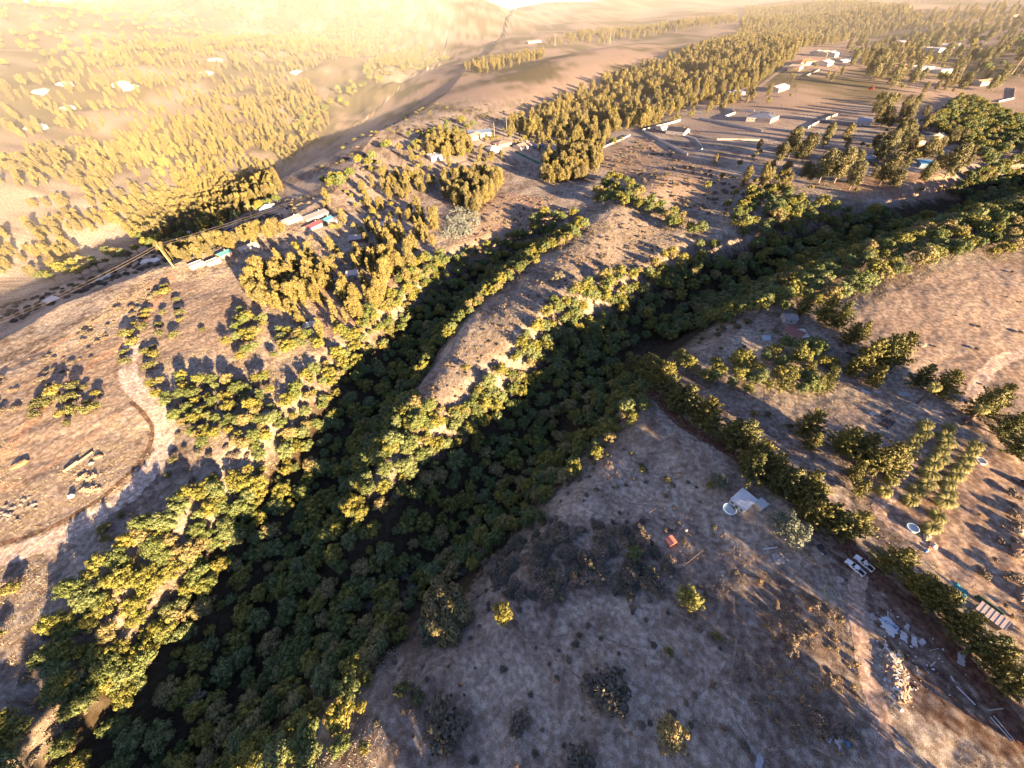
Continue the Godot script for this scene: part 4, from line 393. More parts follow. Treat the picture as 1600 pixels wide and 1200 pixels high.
	["dry_bush", ["dry0", "dry1", "dry2"], PackedVector2Array([Vector2(-66.3, -40.9), Vector2(-48.1, -46.8), Vector2(-16.3, -53.6), Vector2(-17.1, -64.5), Vector2(-50, -57.3), Vector2(-63.5, -49.8)]), 2.4, 0.9, 0.7, 1.4, "dry bush along the ravine's near edge", "bush", "bushes along the ravine's near edge"],
	["dry_bush", ["dry1", "gold0", "gold0"], PackedVector2Array([Vector2(-48.1, -122), Vector2(-37.6, -153.1), Vector2(-11.6, -178.4), Vector2(28.6, -232.3), Vector2(89.2, -302), Vector2(119.3, -313.9), Vector2(138.5, -251.1), Vector2(94.4, -229.6), Vector2(43.6, -193.8), Vector2(8.9, -158.5), Vector2(-14, -133.4), Vector2(-32.7, -122.3)]), 2.5, 0.75, 0.3, 0.9, "low dry bush on the bare central ridge", "bush", "bushes on the central ridge"],
	["dry_bush", ["dry0", "dry1", "dry2"], PackedVector2Array([Vector2(-147.2, -103), Vector2(-128.9, -96.4), Vector2(-117.7, -99.9), Vector2(-115.1, -127.5), Vector2(-131.4, -142.4), Vector2(-160.8, -141.5), Vector2(-159, -120.8)]), 3.0, 0.8, 0.5, 1.3, "dry bush on the slope right of the gravel road", "bush", "dry bushes right of the gravel road"],
	["dry_bush", ["dry0", "dry1", "dry2"], PackedVector2Array([Vector2(-146.1, -50.9), Vector2(-137.6, -75.9), Vector2(-138.6, -96.3), Vector2(-123.5, -91.9), Vector2(-132.7, -78.8), Vector2(-142.5, -61.5), Vector2(-144.9, -39.7)]), 2.8, 0.85, 0.5, 1.2, "dry bush between gravel road and ravine bank", "bush", "dry bushes above the ravine bank"],
	["dry_bush", ["dry0", "dry1", "dry2"], PackedVector2Array([Vector2(-144.1, -5.3), Vector2(-151.2, -21), Vector2(-149.8, -39.7), Vector2(-139.5, -22.4), Vector2(-129.3, -4)]), 3.0, 0.8, 0.6, 1.4, "grey bush on the shaded slope in the lower left", "bush", "grey bushes of the lower left slope"],
	["dry_bush", ["dry1", "gold0", "gold0"], PackedVector2Array([Vector2(71.3, -34.6), Vector2(91.5, -23.8), Vector2(82.9, 0.6), Vector2(67.2, 7.4), Vector2(55.5, -4.8)]), 2.2, 0.8, 0.45, 1.1, "low dry tuft bush left of the pale track", "bush", "tuft bushes left of the pale track"],
	["dry_bush", ["gold0", "dry1"], PackedVector2Array([Vector2(144.1, -48.7), Vector2(178.6, -55.7), Vector2(189.4, -45.2), Vector2(143.8, -6.6), Vector2(133.4, -12.9), Vector2(134.8, -25.5)]), 2.6, 0.75, 0.5, 1.2, "straw-coloured bush on the sunlit slope behind the hedge", "bush", "bushes behind the hedge"],
	["dry_bush", ["gold0", "dry1"], PackedVector2Array([Vector2(-21.5, -370.9), Vector2(48, -389.5), Vector2(57.5, -329.5), Vector2(9.7, -295.8), Vector2(-31.3, -278.6)]), 4.0, 0.7, 0.6, 1.3, "golden low bush on the slope below the village", "bush", "golden bushes below the village"],
	["dry_bush", ["gold0", "dry1", "dry0"], PackedVector2Array([Vector2(119.2, -482.3), Vector2(207.1, -569.3), Vector2(213.7, -423), Vector2(244, -354), Vector2(181.8, -295.5), Vector2(144.4, -339.9)]), 4.2, 0.75, 0.6, 1.4, "golden low bush on the slope below the estate", "bush", "golden bushes below the estate"],
	["dry_bush", ["gold0", "dry1", "dry0"], PackedVector2Array([Vector2(-266.8, -138.7), Vector2(-248.4, -193.1), Vector2(-233.9, -243), Vector2(-216.3, -218.9), Vector2(-218, -185), Vector2(-227.9, -135.4), Vector2(-235.6, -106.1)]), 3.4, 0.6, 0.5, 1.3, "golden low bush along the left ridge's lanes", "bush", "golden bushes of the left ridge"],
	["dry_bush", ["dry0", "dry1", "dry2"], PackedVector2Array([Vector2(-49.4, 4.8), Vector2(-46.7, -29.4), Vector2(-17.5, -72.1), Vector2(29, -105.5), Vector2(67.1, -73.1), Vector2(69.5, -38.7), Vector2(47.5, 10.3)]), 3.2, 0.5, 0.25, 0.75, "small grey bush scattered over the shaded field", "bush", "small bushes of the shaded field"],
	["dry_bush", ["dry0", "dry1", "dry2"], PackedVector2Array([Vector2(209.4, -167), Vector2(264.5, -182.3), Vector2(326.1, -171.3), Vector2(234.7, -84.9), Vector2(187.3, -90.5), Vector2(184.2, -122.1)]), 9.0, 0.4, 0.3, 0.8, "small bush on the bare right field", "bush", "bushes of the bare field"],
	["dry_bush", ["dry0", "dry1", "dry2"], PackedVector2Array([Vector2(-424.8, -292.7), Vector2(-365.9, -335.7), Vector2(-318.9, -401.2), Vector2(-249.8, -444), Vector2(-182.7, -427.8), Vector2(-175.3, -367.4), Vector2(-237.6, -286.8), Vector2(-304.3, -240.8), Vector2(-325.8, -211.8)]), 5.0, 0.7, 0.6, 1.6, "grey-green bush on the shaded valley floor", "bush", "bushes of the shaded valley floor"],
	["dry_bush", ["dry0", "dry1", "dry2"], PackedVector2Array([Vector2(-182.7, -427.8), Vector2(-180.5, -538.1), Vector2(-119.8, -686), Vector2(-1.7, -833.4), Vector2(17.6, -744.6), Vector2(-89, -579.2), Vector2(-142.6, -431.8)]), 8.0, 0.6, 0.8, 1.8, "grey bush at the foot of the pink hill", "bush", "bushes at the pink hill's foot"],
	["hill_tree", ["wood0", "wood1", "wood2", "wood3", "wood4", "wood0", "wood1", "wood0", "wood1", "wood4"], PackedVector2Array([Vector2(-5200, -900), Vector2(-3000, -700), Vector2(-1200, -1000), Vector2(-620, -1700), Vector2(-420, -2600), Vector2(-300, -3600), Vector2(-1500, -4200), Vector2(-5200, -4200)]), 26.0, .6, 1.2, 2.4, "hazy tree on the far mountainside", "tree", "trees of the far mountainside"]]
var LITTER := PackedVector2Array([Vector2(98.7, -20.8), Vector2(101.6, -17.5), Vector2(105.1, -15), Vector2(96.4, -14.1), Vector2(91.6, -8.9), Vector2(97.1, -7.1), Vector2(90.7, -4.3), Vector2(103.4, -10.8)])
var BARE := [PackedVector2Array([Vector2(188.4, -155.5), Vector2(267.5, -185.6), Vector2(326.9, -185.4), Vector2(222.4, -83.1), Vector2(187.3, -90.5), Vector2(176.3, -132.5)]), PackedVector2Array([Vector2(-254.6, -145.9), Vector2(-222.2, -191.5), Vector2(-225.8, -243.2), Vector2(-175.1, -252.2), Vector2(-141, -185), Vector2(-183.1, -160.7), Vector2(-176.7, -132.9), Vector2(-195.4, -86.4)]), PackedVector2Array([Vector2(124.3, -55), Vector2(150.1, -57.9), Vector2(196.9, -73.3), Vector2(201.9, -64.1), Vector2(160.1, -27.2), Vector2(126.9, -29.7)]), PackedVector2Array([Vector2(94.5, -50.6), Vector2(115.7, -30.5), Vector2(121, 5.4), Vector2(112.7, 13.2), Vector2(90.1, -2.5), Vector2(99, -31.9)])]
var CACTUS := PackedVector2Array([Vector2(-47.2, -303.1), Vector2(-45, -354), Vector2(-30.9, -377.3), Vector2(-16.6, -346.6), Vector2(-14.5, -319.2), Vector2(-28.5, -293.5)])

class MB:
	var v := PackedVector3Array()
	var n := PackedVector3Array()
	var c := PackedColorArray()
	var ix := PackedInt32Array()
	func quad(a: Vector3, b: Vector3, d: Vector3, e: Vector3, nn: Vector3, col := Color.WHITE) -> void:
		var k := v.size()
		v.append(a); v.append(b); v.append(d); v.append(e)
		for q in 4:
			n.append(nn); c.append(col)
		if (d - a).cross(b - a).dot(nn) >= 0:
			ix.append_array([k, k + 1, k + 2, k, k + 2, k + 3])
		else:
			ix.append_array([k, k + 2, k + 1, k, k + 3, k + 2])
	func tri(a: Vector3, b: Vector3, d: Vector3, col := Color.WHITE) -> void:
		var k := v.size()
		var nn := (d - a).cross(b - a).normalized()
		v.append(a); v.append(b); v.append(d)
		for q in 3:
			n.append(nn); c.append(col)
		ix.append_array([k, k + 1, k + 2])
	func face(a: Vector3, b: Vector3, d: Vector3, e: Vector3, col := Color.WHITE) -> void:
		quad(a, b, d, e, (d - a).cross(b - a).normalized(), col)
	func box(o: Vector3, s: Vector3, col := Color.WHITE, yaw := 0.0, pitch := 0.0) -> void:
		var t := Basis(Vector3.UP, yaw) * Basis(Vector3.RIGHT, pitch)
		hexa([o + t * Vector3(-s.x, -s.y, s.z) * .5, o + t * Vector3(s.x, -s.y, s.z) * .5, o + t * Vector3(s.x, -s.y, -s.z) * .5, o + t * Vector3(-s.x, -s.y, -s.z) * .5,
			o + t * Vector3(-s.x, s.y, s.z) * .5, o + t * Vector3(s.x, s.y, s.z) * .5, o + t * Vector3(s.x, s.y, -s.z) * .5, o + t * Vector3(-s.x, s.y, -s.z) * .5], col)
	func hexa(p: Array, col := Color.WHITE) -> void:   # bottom ring 0-3 (front left, front right, back right, back left), top ring 4-7
		face(p[4], p[5], p[1], p[0], col); face(p[5], p[6], p[2], p[1], col); face(p[6], p[7], p[3], p[2], col); face(p[7], p[4], p[0], p[3], col)
		face(p[7], p[6], p[5], p[4], col); face(p[0], p[1], p[2], p[3], col)
	func tube(pts: Array, rad: Array, sides := 6, col := Color.WHITE, cap := true) -> void:
		var k := v.size()
		for i in pts.size():
			var d: Vector3 = (pts[mini(i + 1, pts.size() - 1)] - pts[maxi(i - 1, 0)]).normalized()
			var s := d.cross(Vector3(.31, .17, .93)).normalized()
			var u := s.cross(d)
			for j in sides:
				var a := TAU * j / sides
				var o: Vector3 = s * cos(a) + u * sin(a)
				v.append(pts[i] + o * rad[i]); n.append(o); c.append(col)
		for i in pts.size() - 1:
			for j in sides:
				var a := k + i * sides + j
				var b := k + i * sides + (j + 1) % sides
				ix.append_array([a, b, b + sides, a, b + sides, a + sides])
		if cap:
			var e := k + (pts.size() - 1) * sides
			for j in range(1, sides - 1):
				ix.append_array([e, e + j, e + j + 1])
	func leaf(p: Vector3, nn: Vector3, s: float, asp: float, col: Color, r: RandomNumberGenerator) -> void:
		var t := nn.cross(Vector3(r.randf_range(-1, 1), r.randf_range(-1, 1), r.randf_range(-1, 1))).normalized() * s
		var b := nn.cross(t) * asp
		quad(p - t, p - b * .9 + nn * s * .15, p + t, p + b * .9, nn, col)
	func lobe(o: Vector3, rd: Vector3, count: int, s: float, col: Color, r: RandomNumberGenerator, jit := .55, asp := .7, low := -.45) -> void:
		var tone := r.randf_range(.82, 1.18)
		for i in count:
			var d := Vector3(r.randfn(), r.randfn(), r.randfn()).normalized()
			if d.y < low:
				d.y = -d.y
			var deep := r.randf_range(.82, 1.06) if r.randf() > .2 else r.randf_range(.3, .8)
			var nn := (d + Vector3(r.randfn(), r.randfn(), r.randfn()) * jit * .6).normalized()
			var k := tone * r.randf_range(.78, 1.22)
			leaf(o + d * rd * deep, nn, s * r.randf_range(.7, 1.3), asp, Color(col.r * k * r.randf_range(.92, 1.1), col.g * k, col.b * k * r.randf_range(.85, 1.15)), r)
	func mesh(mat: Material) -> ArrayMesh:
		var a := []
		a.resize(Mesh.ARRAY_MAX)
		a[Mesh.ARRAY_VERTEX] = v; a[Mesh.ARRAY_NORMAL] = n; a[Mesh.ARRAY_COLOR] = c; a[Mesh.ARRAY_INDEX] = ix
		var m := ArrayMesh.new()
		m.add_surface_from_arrays(Mesh.PRIMITIVE_TRIANGLES, a)
		m.surface_set_material(0, mat)
		return m

var rng := RandomNumberGenerator.new()
var nz := FastNoiseLite.new()      # broad patches
var nf := FastNoiseLite.new()      # fine patches
const GAIN := 1.14                 # the soil textures keep about half of the light; this gives it back
var used := {}
var mats := {}
var gxs := PackedFloat32Array()
var gzs := PackedFloat32Array()
var gh := PackedFloat32Array()
const S := 1.53                    # the lie of the land was sketched at 85 m of height; one unit of the sketch is 1.53 m
const EYE := Vector3(0, 85 * S, 0)

# ---------------------------------------------------------------- names and metas
func numbered(s: String) -> String:
	used[s] = used.get(s, -1) + 1
	return s if used[s] == 0 else "%s_%03d" % [s, used[s]]
func tag(o: Node, label: String, category := "", group := "", kind := "") -> Node:
	if label: o.set_meta("label", label)
	if category: o.set_meta("category", category)
	if group: o.set_meta("group", group)
	if kind: o.set_meta("kind", kind)
	return o
func thing(called: String, at: Vector3, turn: float, label: String, category: String, group := "") -> Node3D:
	var o := Node3D.new()
	o.name = numbered(called); o.position = at; o.rotation.y = turn
	add_child(o)
	tag(o, label, category, group)
	return o
func part(called: String, m: Mesh, parent: Node, mat: Material = null) -> MeshInstance3D:
	var o := MeshInstance3D.new()
	o.name = called if parent != self else numbered(called)
	o.mesh = m
	if mat: o.material_override = mat
	parent.add_child(o, true)
	return o
func mat(key: String, col: Color, rough := .9, metal := 0.0) -> StandardMaterial3D:
	if mats.has(key): return mats[key]
	var m := StandardMaterial3D.new()
	m.albedo_color = col.linear_to_srgb(); m.roughness = rough; m.metallic = metal
	mats[key] = m
	return m
func vmat(key: String, rough := .9, back := 0.0) -> StandardMaterial3D:
	if mats.has(key): return mats[key]
	var m := StandardMaterial3D.new()
	m.vertex_color_use_as_albedo = true; m.roughness = rough
	m.cull_mode = BaseMaterial3D.CULL_DISABLED
	if back > 0.0:
		m.backlight_enabled = true; m.backlight = Color(back, back, back * .6)
	mats[key] = m
	return m
func noise_tex(freq: float, lo: float, hi: float, seed_: int, size := 1024, warm := 0.0) -> NoiseTexture2D:
	var t := NoiseTexture2D.new()
	var f := FastNoiseLite.new()
	f.seed = seed_; f.frequency = freq; f.fractal_octaves = 5; f.fractal_gain = .6
	t.noise = f; t.width = size; t.height = size; t.seamless = true
	var g := Gradient.new()
	g.set_color(0, Color(lo, lo * (1 - warm), lo * (1 - warm * 1.6))); g.set_color(1, Color(hi, hi, hi))
	g.offsets = PackedFloat32Array([.28, .72])
	t.color_ramp = g
	return t
func worn(key: String, col: Color, rough := .85, metal := 0.0, scale_ := .35) -> StandardMaterial3D:   # weathered paint, plaster, sheet metal
	if mats.has(key): return mats[key]
	var m := mat(key, col, rough, metal)
	m.albedo_texture = tex_wear; m.uv1_triplanar = true; m.uv1_scale = Vector3.ONE * scale_
	return m
var tex_wear: NoiseTexture2D

# ---------------------------------------------------------------- terrain
func sst(t: float) -> float:
	t = clampf(t, 0.0, 1.0)
	return t * t * (3 - 2 * t)
func seg(p: Vector2, line: PackedVector3Array) -> Vector3:   # distance, depth there, side
	var best := 1e12
	var w := 0.0
	var side := 0.0
	for i in line.size() - 1:
		var a := Vector2(line[i].x, line[i].y)
		var ab := Vector2(line[i + 1].x, line[i + 1].y) - a
		var t := clampf((p - a).dot(ab) / ab.length_squared(), 0, 1)
		var d := p.distance_squared_to(a + ab * t)
		if d < best:
			best = d; w = lerpf(line[i].z, line[i + 1].z, t); side = ab.x * (p.y - a.y) - ab.y * (p.x - a.x)
	return Vector3(sqrt(best), w, side)
func carve(x: float, z: float) -> float:
	x /= S; z /= S
	var c := 0.0
	var p := Vector2(x, z)
	if absf(x) < 480 and z > -300:
		var s := seg(p, RA)
		if s.x < 40: c += pow(s.y * (1 - sst(s.x / (10 + 1.02 * s.y))), 4)
		s = seg(p, RB)
		if s.x < 40: c += pow(s.y * (1 - sst(s.x / (10 + 1.02 * s.y))), 4)
	return c
func hgt(x: float, z: float) -> float:
	var c := carve(x, z)
	x /= S; z /= S
	var p := Vector2(x, z)
	var d := seg(p, RD)
	if d.x < WD: c += pow(d.y * (1 - sst(d.x / WD)), 4)
	var y := -pow(c, .25)
	if d.z < 0 and d.x > 30:
		y += 390 * (1 - exp(-.19 * (d.x - 30) / 390)) * (1 + .16 * sin(x * .0043 + 1) * sin(z * .0037)) * (1 - sst((-z - 1900) / 1500.))
	if x < -55: y += sst((-55 - x) / 60.) * (1 - sst((-z - 330) / 160.)) * minf(110, -55 - x) * .085   # the left ridge climbs away from the ravine
	var e := seg(p, CREST)
	if e.z < 0: y -= e.y * tanh(.30 * e.x / e.y)                                                          # and falls into the next valley behind its crest
	y += 5 * sst((x - 95) / 70.) * sst((-z - 60) / 60.) * (1 - sst((-z - 150) / 60.)) * (1 - sst((x - 260) / 80.))
	y -= 7 * sst((25 - .604 * x - .797 * z) / 75.) * sst((x + 45) / 30.) * (1 - sst((.797 * x - .604 * z - 58) / 14.)) * sst((z + 125) / 40.)   # the near field falls towards the ravine
	if z > -420 and z < -50 and x > -60 and x < 260: y += 3 * (1 - sst(seg(p, RIDGE).x / 26))
	if z < -220 and z > -1300 and absf(x) < 520: y += 16 * (1 - sst(seg(p, PINK).x / 170))
	var r := sqrt(x * x + z * z)
	y += sst((r - 150) / 500.) * (5 * sin(x * .011 + z * .004) + 6 * sin(z * .007 - x * .003 + 2)) + .7 * sin(x * .05 + 1.3) * sin(z * .043)
	if z < -1500:
		for f in FAR:
			y += f[2] * (1 - sst(Vector2(x - f[0], z - f[1]).length() / (f[3] * 2)))
	if d.z < 0 and r > 400: y += nz.get_noise_2d(x * .35, z * .35) * minf((r - 400) * .03, 13)
	return (y + (nf.get_noise_2d(x * 3, z * 3) * .18 + nz.get_noise_2d(x * 2.2, z * 2.2) * .5) * (1 - .85 * sst((r - 190) / 110.))) * S
func gy(x: float, z: float) -> float:    # height of the mesh itself
	var i := clampi(gxs.bsearch(x) - 1, 0, gxs.size() - 2)
	var j := clampi(gzs.bsearch(z) - 1, 0, gzs.size() - 2)
	var n := gxs.size()
	var u := (x - gxs[i]) / (gxs[i + 1] - gxs[i])
	var w := (z - gzs[j]) / (gzs[j + 1] - gzs[j])
	var a := gh[j * n + i]
	var b := gh[j * n + i + 1]
	var c := gh[j * n + n + i]
	var d := gh[j * n + n + i + 1]
	return a + (b - a) * u + (d - b) * w if u > w else a + (c - a) * w + (d - c) * u
func at(p: Vector2, up := 0.0) -> Vector3:
	return Vector3(p.x, gy(p.x, p.y) + up, p.y)
func axis(lo: float, hi: float, far_lo: float, far_hi: float, grow: float) -> PackedFloat32Array:
	var a := PackedFloat32Array()
	var s := 1.3
	var x := lo
	while x > far_lo:
		s *= grow; x -= s; a.append(x)
	a.reverse()
	x = lo
	while x < hi:
		a.append(x); x += 1.3
	s = 1.3
	while x < far_hi:
		a.append(x); s *= grow; x += s
	a.append(x)
	return a
func inside(p: Vector2, poly: PackedVector2Array) -> bool:
	return Geometry2D.is_point_in_polygon(p, poly)
func ground_colour(x: float, z: float, y: float, cv: float) -> Color:
	var p := Vector2(x, z)
	x /= S; z /= S
	var a := nz.get_noise_2d(x * 1.3, z * 1.3)
	var b := nf.get_noise_2d(x * 1.7, z * 1.7)
	var f := nf.get_noise_2d(x * 7 + 300, z * 7)
	var c := Color(.42, .385, .325)
	c = c.lerp(Color(.53, .49, .41), clampf(a * 2.2 + b * 1.0, 0, 1))                    # bleached grass
	c = c.lerp(Color(.22, .18, .15), clampf(-a * 2.0 - b * 1.6 + f * .9 - .05, 0, .9))  # thin grass over brown soil
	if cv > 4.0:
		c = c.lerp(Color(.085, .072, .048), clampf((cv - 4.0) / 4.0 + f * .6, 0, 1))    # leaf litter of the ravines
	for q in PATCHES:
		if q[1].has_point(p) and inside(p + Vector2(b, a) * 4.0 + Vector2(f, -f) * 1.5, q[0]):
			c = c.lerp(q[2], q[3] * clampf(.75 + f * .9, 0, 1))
	var r := sqrt(x * x + z * z)
	if r > 450:
		var bare := Color(.42, .35, .29)
		var scrub := Color(.17, .16, .10)
		var s := seg(Vector2(x, z), RD)
		var k := nz.get_noise_2d(x * .22 + 50, z * .22) * 1.7 + nf.get_noise_2d(x * .25, z * .25) * .8
		if s.z < 0: k -= .35
		c = c.lerp(bare.lerp(scrub, clampf(.35 - k * 1.5, 0, 1)), sst((r - 450) / 200))
	return c
func build_terrain() -> void:
	gxs = axis(-265, 310, -8000, 8000, 1.062)
	gzs = axis(-385, 45, -9500, 420, 1.062)
	var nx := gxs.size()
	var nzz := gzs.size()
	gh.resize(nx * nzz)
	var v := PackedVector3Array()
	var c := PackedColorArray()
	v.resize(nx * nzz); c.resize(nx * nzz)
	for j in nzz:
		for i in nx:
			var x := gxs[i]
			var z := gzs[j]
			var y := hgt(x, z)
			gh[j * nx + i] = y
			v[j * nx + i] = Vector3(x, y, z)
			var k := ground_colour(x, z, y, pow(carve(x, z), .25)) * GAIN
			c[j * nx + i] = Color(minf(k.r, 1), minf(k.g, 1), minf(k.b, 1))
	var n := PackedVector3Array()
	n.resize(nx * nzz)
	for j in nzz:
		var j0 := maxi(j - 1, 0)
		var j1 := mini(j + 1, nzz - 1)
		for i in nx:
			var i0 := maxi(i - 1, 0)
			var i1 := mini(i + 1, nx - 1)
			n[j * nx + i] = Vector3(-(gh[j * nx + i1] - gh[j * nx + i0]) / (gxs[i1] - gxs[i0]), 1, -(gh[j1 * nx + i] - gh[j0 * nx + i]) / (gzs[j1] - gzs[j0])).normalized()
	var ix := PackedInt32Array()
	ix.resize((nx - 1) * (nzz - 1) * 6)
	var k := 0
	for j in nzz - 1:
		for i in nx - 1:
			var a := j * nx + i
			ix[k] = a; ix[k + 1] = a + 1; ix[k + 2] = a + nx + 1; ix[k + 3] = a; ix[k + 4] = a + nx + 1; ix[k + 5] = a + nx
			k += 6
	var ar := []
	ar.resize(Mesh.ARRAY_MAX)
	ar[Mesh.ARRAY_VERTEX] = v; ar[Mesh.ARRAY_NORMAL] = n; ar[Mesh.ARRAY_COLOR] = c; ar[Mesh.ARRAY_INDEX] = ix
	var m := ArrayMesh.new()
	m.add_surface_from_arrays(Mesh.PRIMITIVE_TRIANGLES, ar)
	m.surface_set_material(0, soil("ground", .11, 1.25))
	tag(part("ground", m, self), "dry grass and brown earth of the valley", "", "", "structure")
func soil(key: String, scale_: float, gain: float) -> StandardMaterial3D:
	if mats.has(key): return mats[key]
	var m := StandardMaterial3D.new()
	m.vertex_color_use_as_albedo = true
	m.albedo_color = Color.WHITE
	m.roughness = 1.0
	m.metallic_specular = .1
	m.albedo_texture = tex_soil
	m.uv1_triplanar = true; m.uv1_world_triplanar = true; m.uv1_scale = Vector3.ONE * scale_
	m.detail_enabled = true; m.detail_blend_mode = BaseMaterial3D.BLEND_MODE_MUL
	m.detail_albedo = tex_soil2
	m.detail_uv_layer = BaseMaterial3D.DETAIL_UV_2
	m.uv2_triplanar = true; m.uv2_world_triplanar = true; m.uv2_scale = Vector3.ONE * scale_ * .17
	mats[key] = m
	return m
var tex_soil: NoiseTexture2D
var tex_soil2: NoiseTexture2D

# ribbons of bare earth laid on the ground, along a line
func ribbon(called: String, line: PackedVector2Array, width: float, col: Color, label: String, up := .07, ruts := false) -> void:
	var cv := Curve2D.new()
	for i in line.size():
		var t := (line[mini(i + 1, line.size() - 1)] - line[maxi(i - 1, 0)]) * .18
		cv.add_point(line[i], -t, t)
	cv.bake_interval = .6
	var len_ := cv.get_baked_length()
	var steps := int(len_ / (.7 if width < 8 else 2.0))
	var mb := MB.new()
	var across := 9 if width > 1.5 else 4
	for s in steps + 1:
		var o := len_ * s / steps
		var p := cv.sample_baked(o)
		var q := cv.sample_baked(minf(o + .5, len_)) - cv.sample_baked(maxf(o - .5, 0))
		var side := Vector2(-q.y, q.x).normalized()
		for k in across:
			var u := 2.0 * k / (across - 1) - 1
			var w := width * .5 * (1 + .22 * nf.get_noise_2d(o * 6 + k * 0, 77 if u < 0 else 177) + .25 * nz.get_noise_2d(o * 4, 7))
			var at2 := p + side * u * w
			var tone := 1 + .3 * nf.get_noise_2d(at2.x * 5, at2.y * 5) + .2 * nz.get_noise_2d(at2.x * 3, at2.y * 3)
			if ruts: tone *= 1.12 if absf(absf(u) - .5) < .15 else .94
			mb.v.append(Vector3(at2.x, gy(at2.x, at2.y) + (up if absf(u) < .99 else -.12), at2.y))
			mb.n.append(Vector3(gy(at2.x - 1, at2.y) - gy(at2.x + 1, at2.y), 2, gy(at2.x, at2.y - 1) - gy(at2.x, at2.y + 1)).normalized())
			mb.c.append(Color(minf(col.r * tone * GAIN, 1), minf(col.g * tone * GAIN, 1), minf(col.b * tone * GAIN, 1)))
			if s < steps and k < across - 1:
				var a := s * across + k
				mb.ix.append_array([a, a + across + 1, a + 1, a, a + across, a + across + 1])
	tag(part(called, mb.mesh(soil("soil_track", .14, 1.0)), self), label, "", "", "structure")

# ---------------------------------------------------------------- plants
var crowns := {}
var trunks := {}
var variants := {}
func bark(key: String, col: Color) -> StandardMaterial3D:
	return worn("bark_" + key, col, .95, 0, .8)
func leafy() -> StandardMaterial3D:
	return vmat("leafy", .7, .25)
func limb_trunk(h: float, r: float, limbs: int, spread: float, reach: float, rr: RandomNumberGenerator) -> MB:
	var m := MB.new()
	var lean := Vector3(rr.randfn(), 0, rr.randfn()) * .05 * h
	m.tube([Vector3(0, -.5, 0), Vector3(0, h * .12, 0), lean * .5 + Vector3(0, h * .45, 0), lean + Vector3(0, h * .8, 0)], [r * 1.35, r, r * .75, r * .3], 7)
	for i in limbs:
		var a := TAU * (i + rr.randf() * .6) / limbs
		var y := h * rr.randf_range(.22, .5)
		var o := lean * (y / h) + Vector3(0, y, 0)
		var e := Vector3(cos(a) * spread, h * reach * rr.randf_range(.85, 1.1), sin(a) * spread)
		m.tube([o, o.lerp(e, .5) + Vector3(0, .08 * h, 0), e], [r * .5, r * .32, r * .1], 5)
	return m
func make_broadleaf(id: String, seed_: int, rad: float, h: float, col: Color, lobes: int, per: int, leaf_: float, flat_ := .8) -> void:
	var r := RandomNumberGenerator.new()
	r.seed = seed_
	var m := MB.new()
	var cy := h - rad * flat_
	for i in lobes:
		var u := (i + .5) / lobes
		var y := 1.0 - u * 1.25
		var q := sqrt(maxf(0, 1 - y * y))
		var a := i * 2.39996 + r.randf() * .5
		var k := rad * r.randf_range(.45, .98)
		var lr := rad * r.randf_range(.16, .36)
		m.lobe(Vector3(cos(a) * q * k, cy + y * k * flat_, sin(a) * q * k), Vector3(lr, lr * r.randf_range(.7, .95), lr), int(per * pow(lr / (rad * .28), 2)), leaf_, col, r)
	m.lobe(Vector3(0, cy, 0), Vector3(rad, rad * flat_, rad) * .58, per * 3, leaf_ * 1.2, col, r)
	crowns[id] = m.mesh(leafy())
	trunks[id] = limb_trunk(h * .8, maxf(.1, h * .028), 5, rad * .55, .75, r).mesh(bark("brown", Color(.11, .085, .065)))
func make_eucalyptus(id: String, seed_: int, h: float, wid: float, col: Color, lobes: int, per: int, leaf_: float, low := .25) -> void:
	var r := RandomNumberGenerator.new()
	r.seed = seed_
	var m := MB.new()
	for i in lobes:
		var u := (i + .5) / lobes
		var y := lerpf(low, .93, u)
		var prof := sqrt(sin(PI * (u * .86 + .1)))
		var a := i * 2.39996 + r.randf() * .8
		var k := wid * prof * r.randf_range(.2, .95)
		var lr := wid * r.randf_range(.22, .46) * (.6 + prof * .5)
		m.lobe(Vector3(cos(a) * k, h * y, sin(a) * k), Vector3(lr, lr * r.randf_range(1.0, 1.4), lr), per, leaf_, col, r, .8, .55, -.8)
	crowns[id] = m.mesh(leafy())
	trunks[id] = limb_trunk(h * .95, h * .018, 5, wid * .5, .6, r).mesh(bark("pale", Color(.30, .25, .19)))
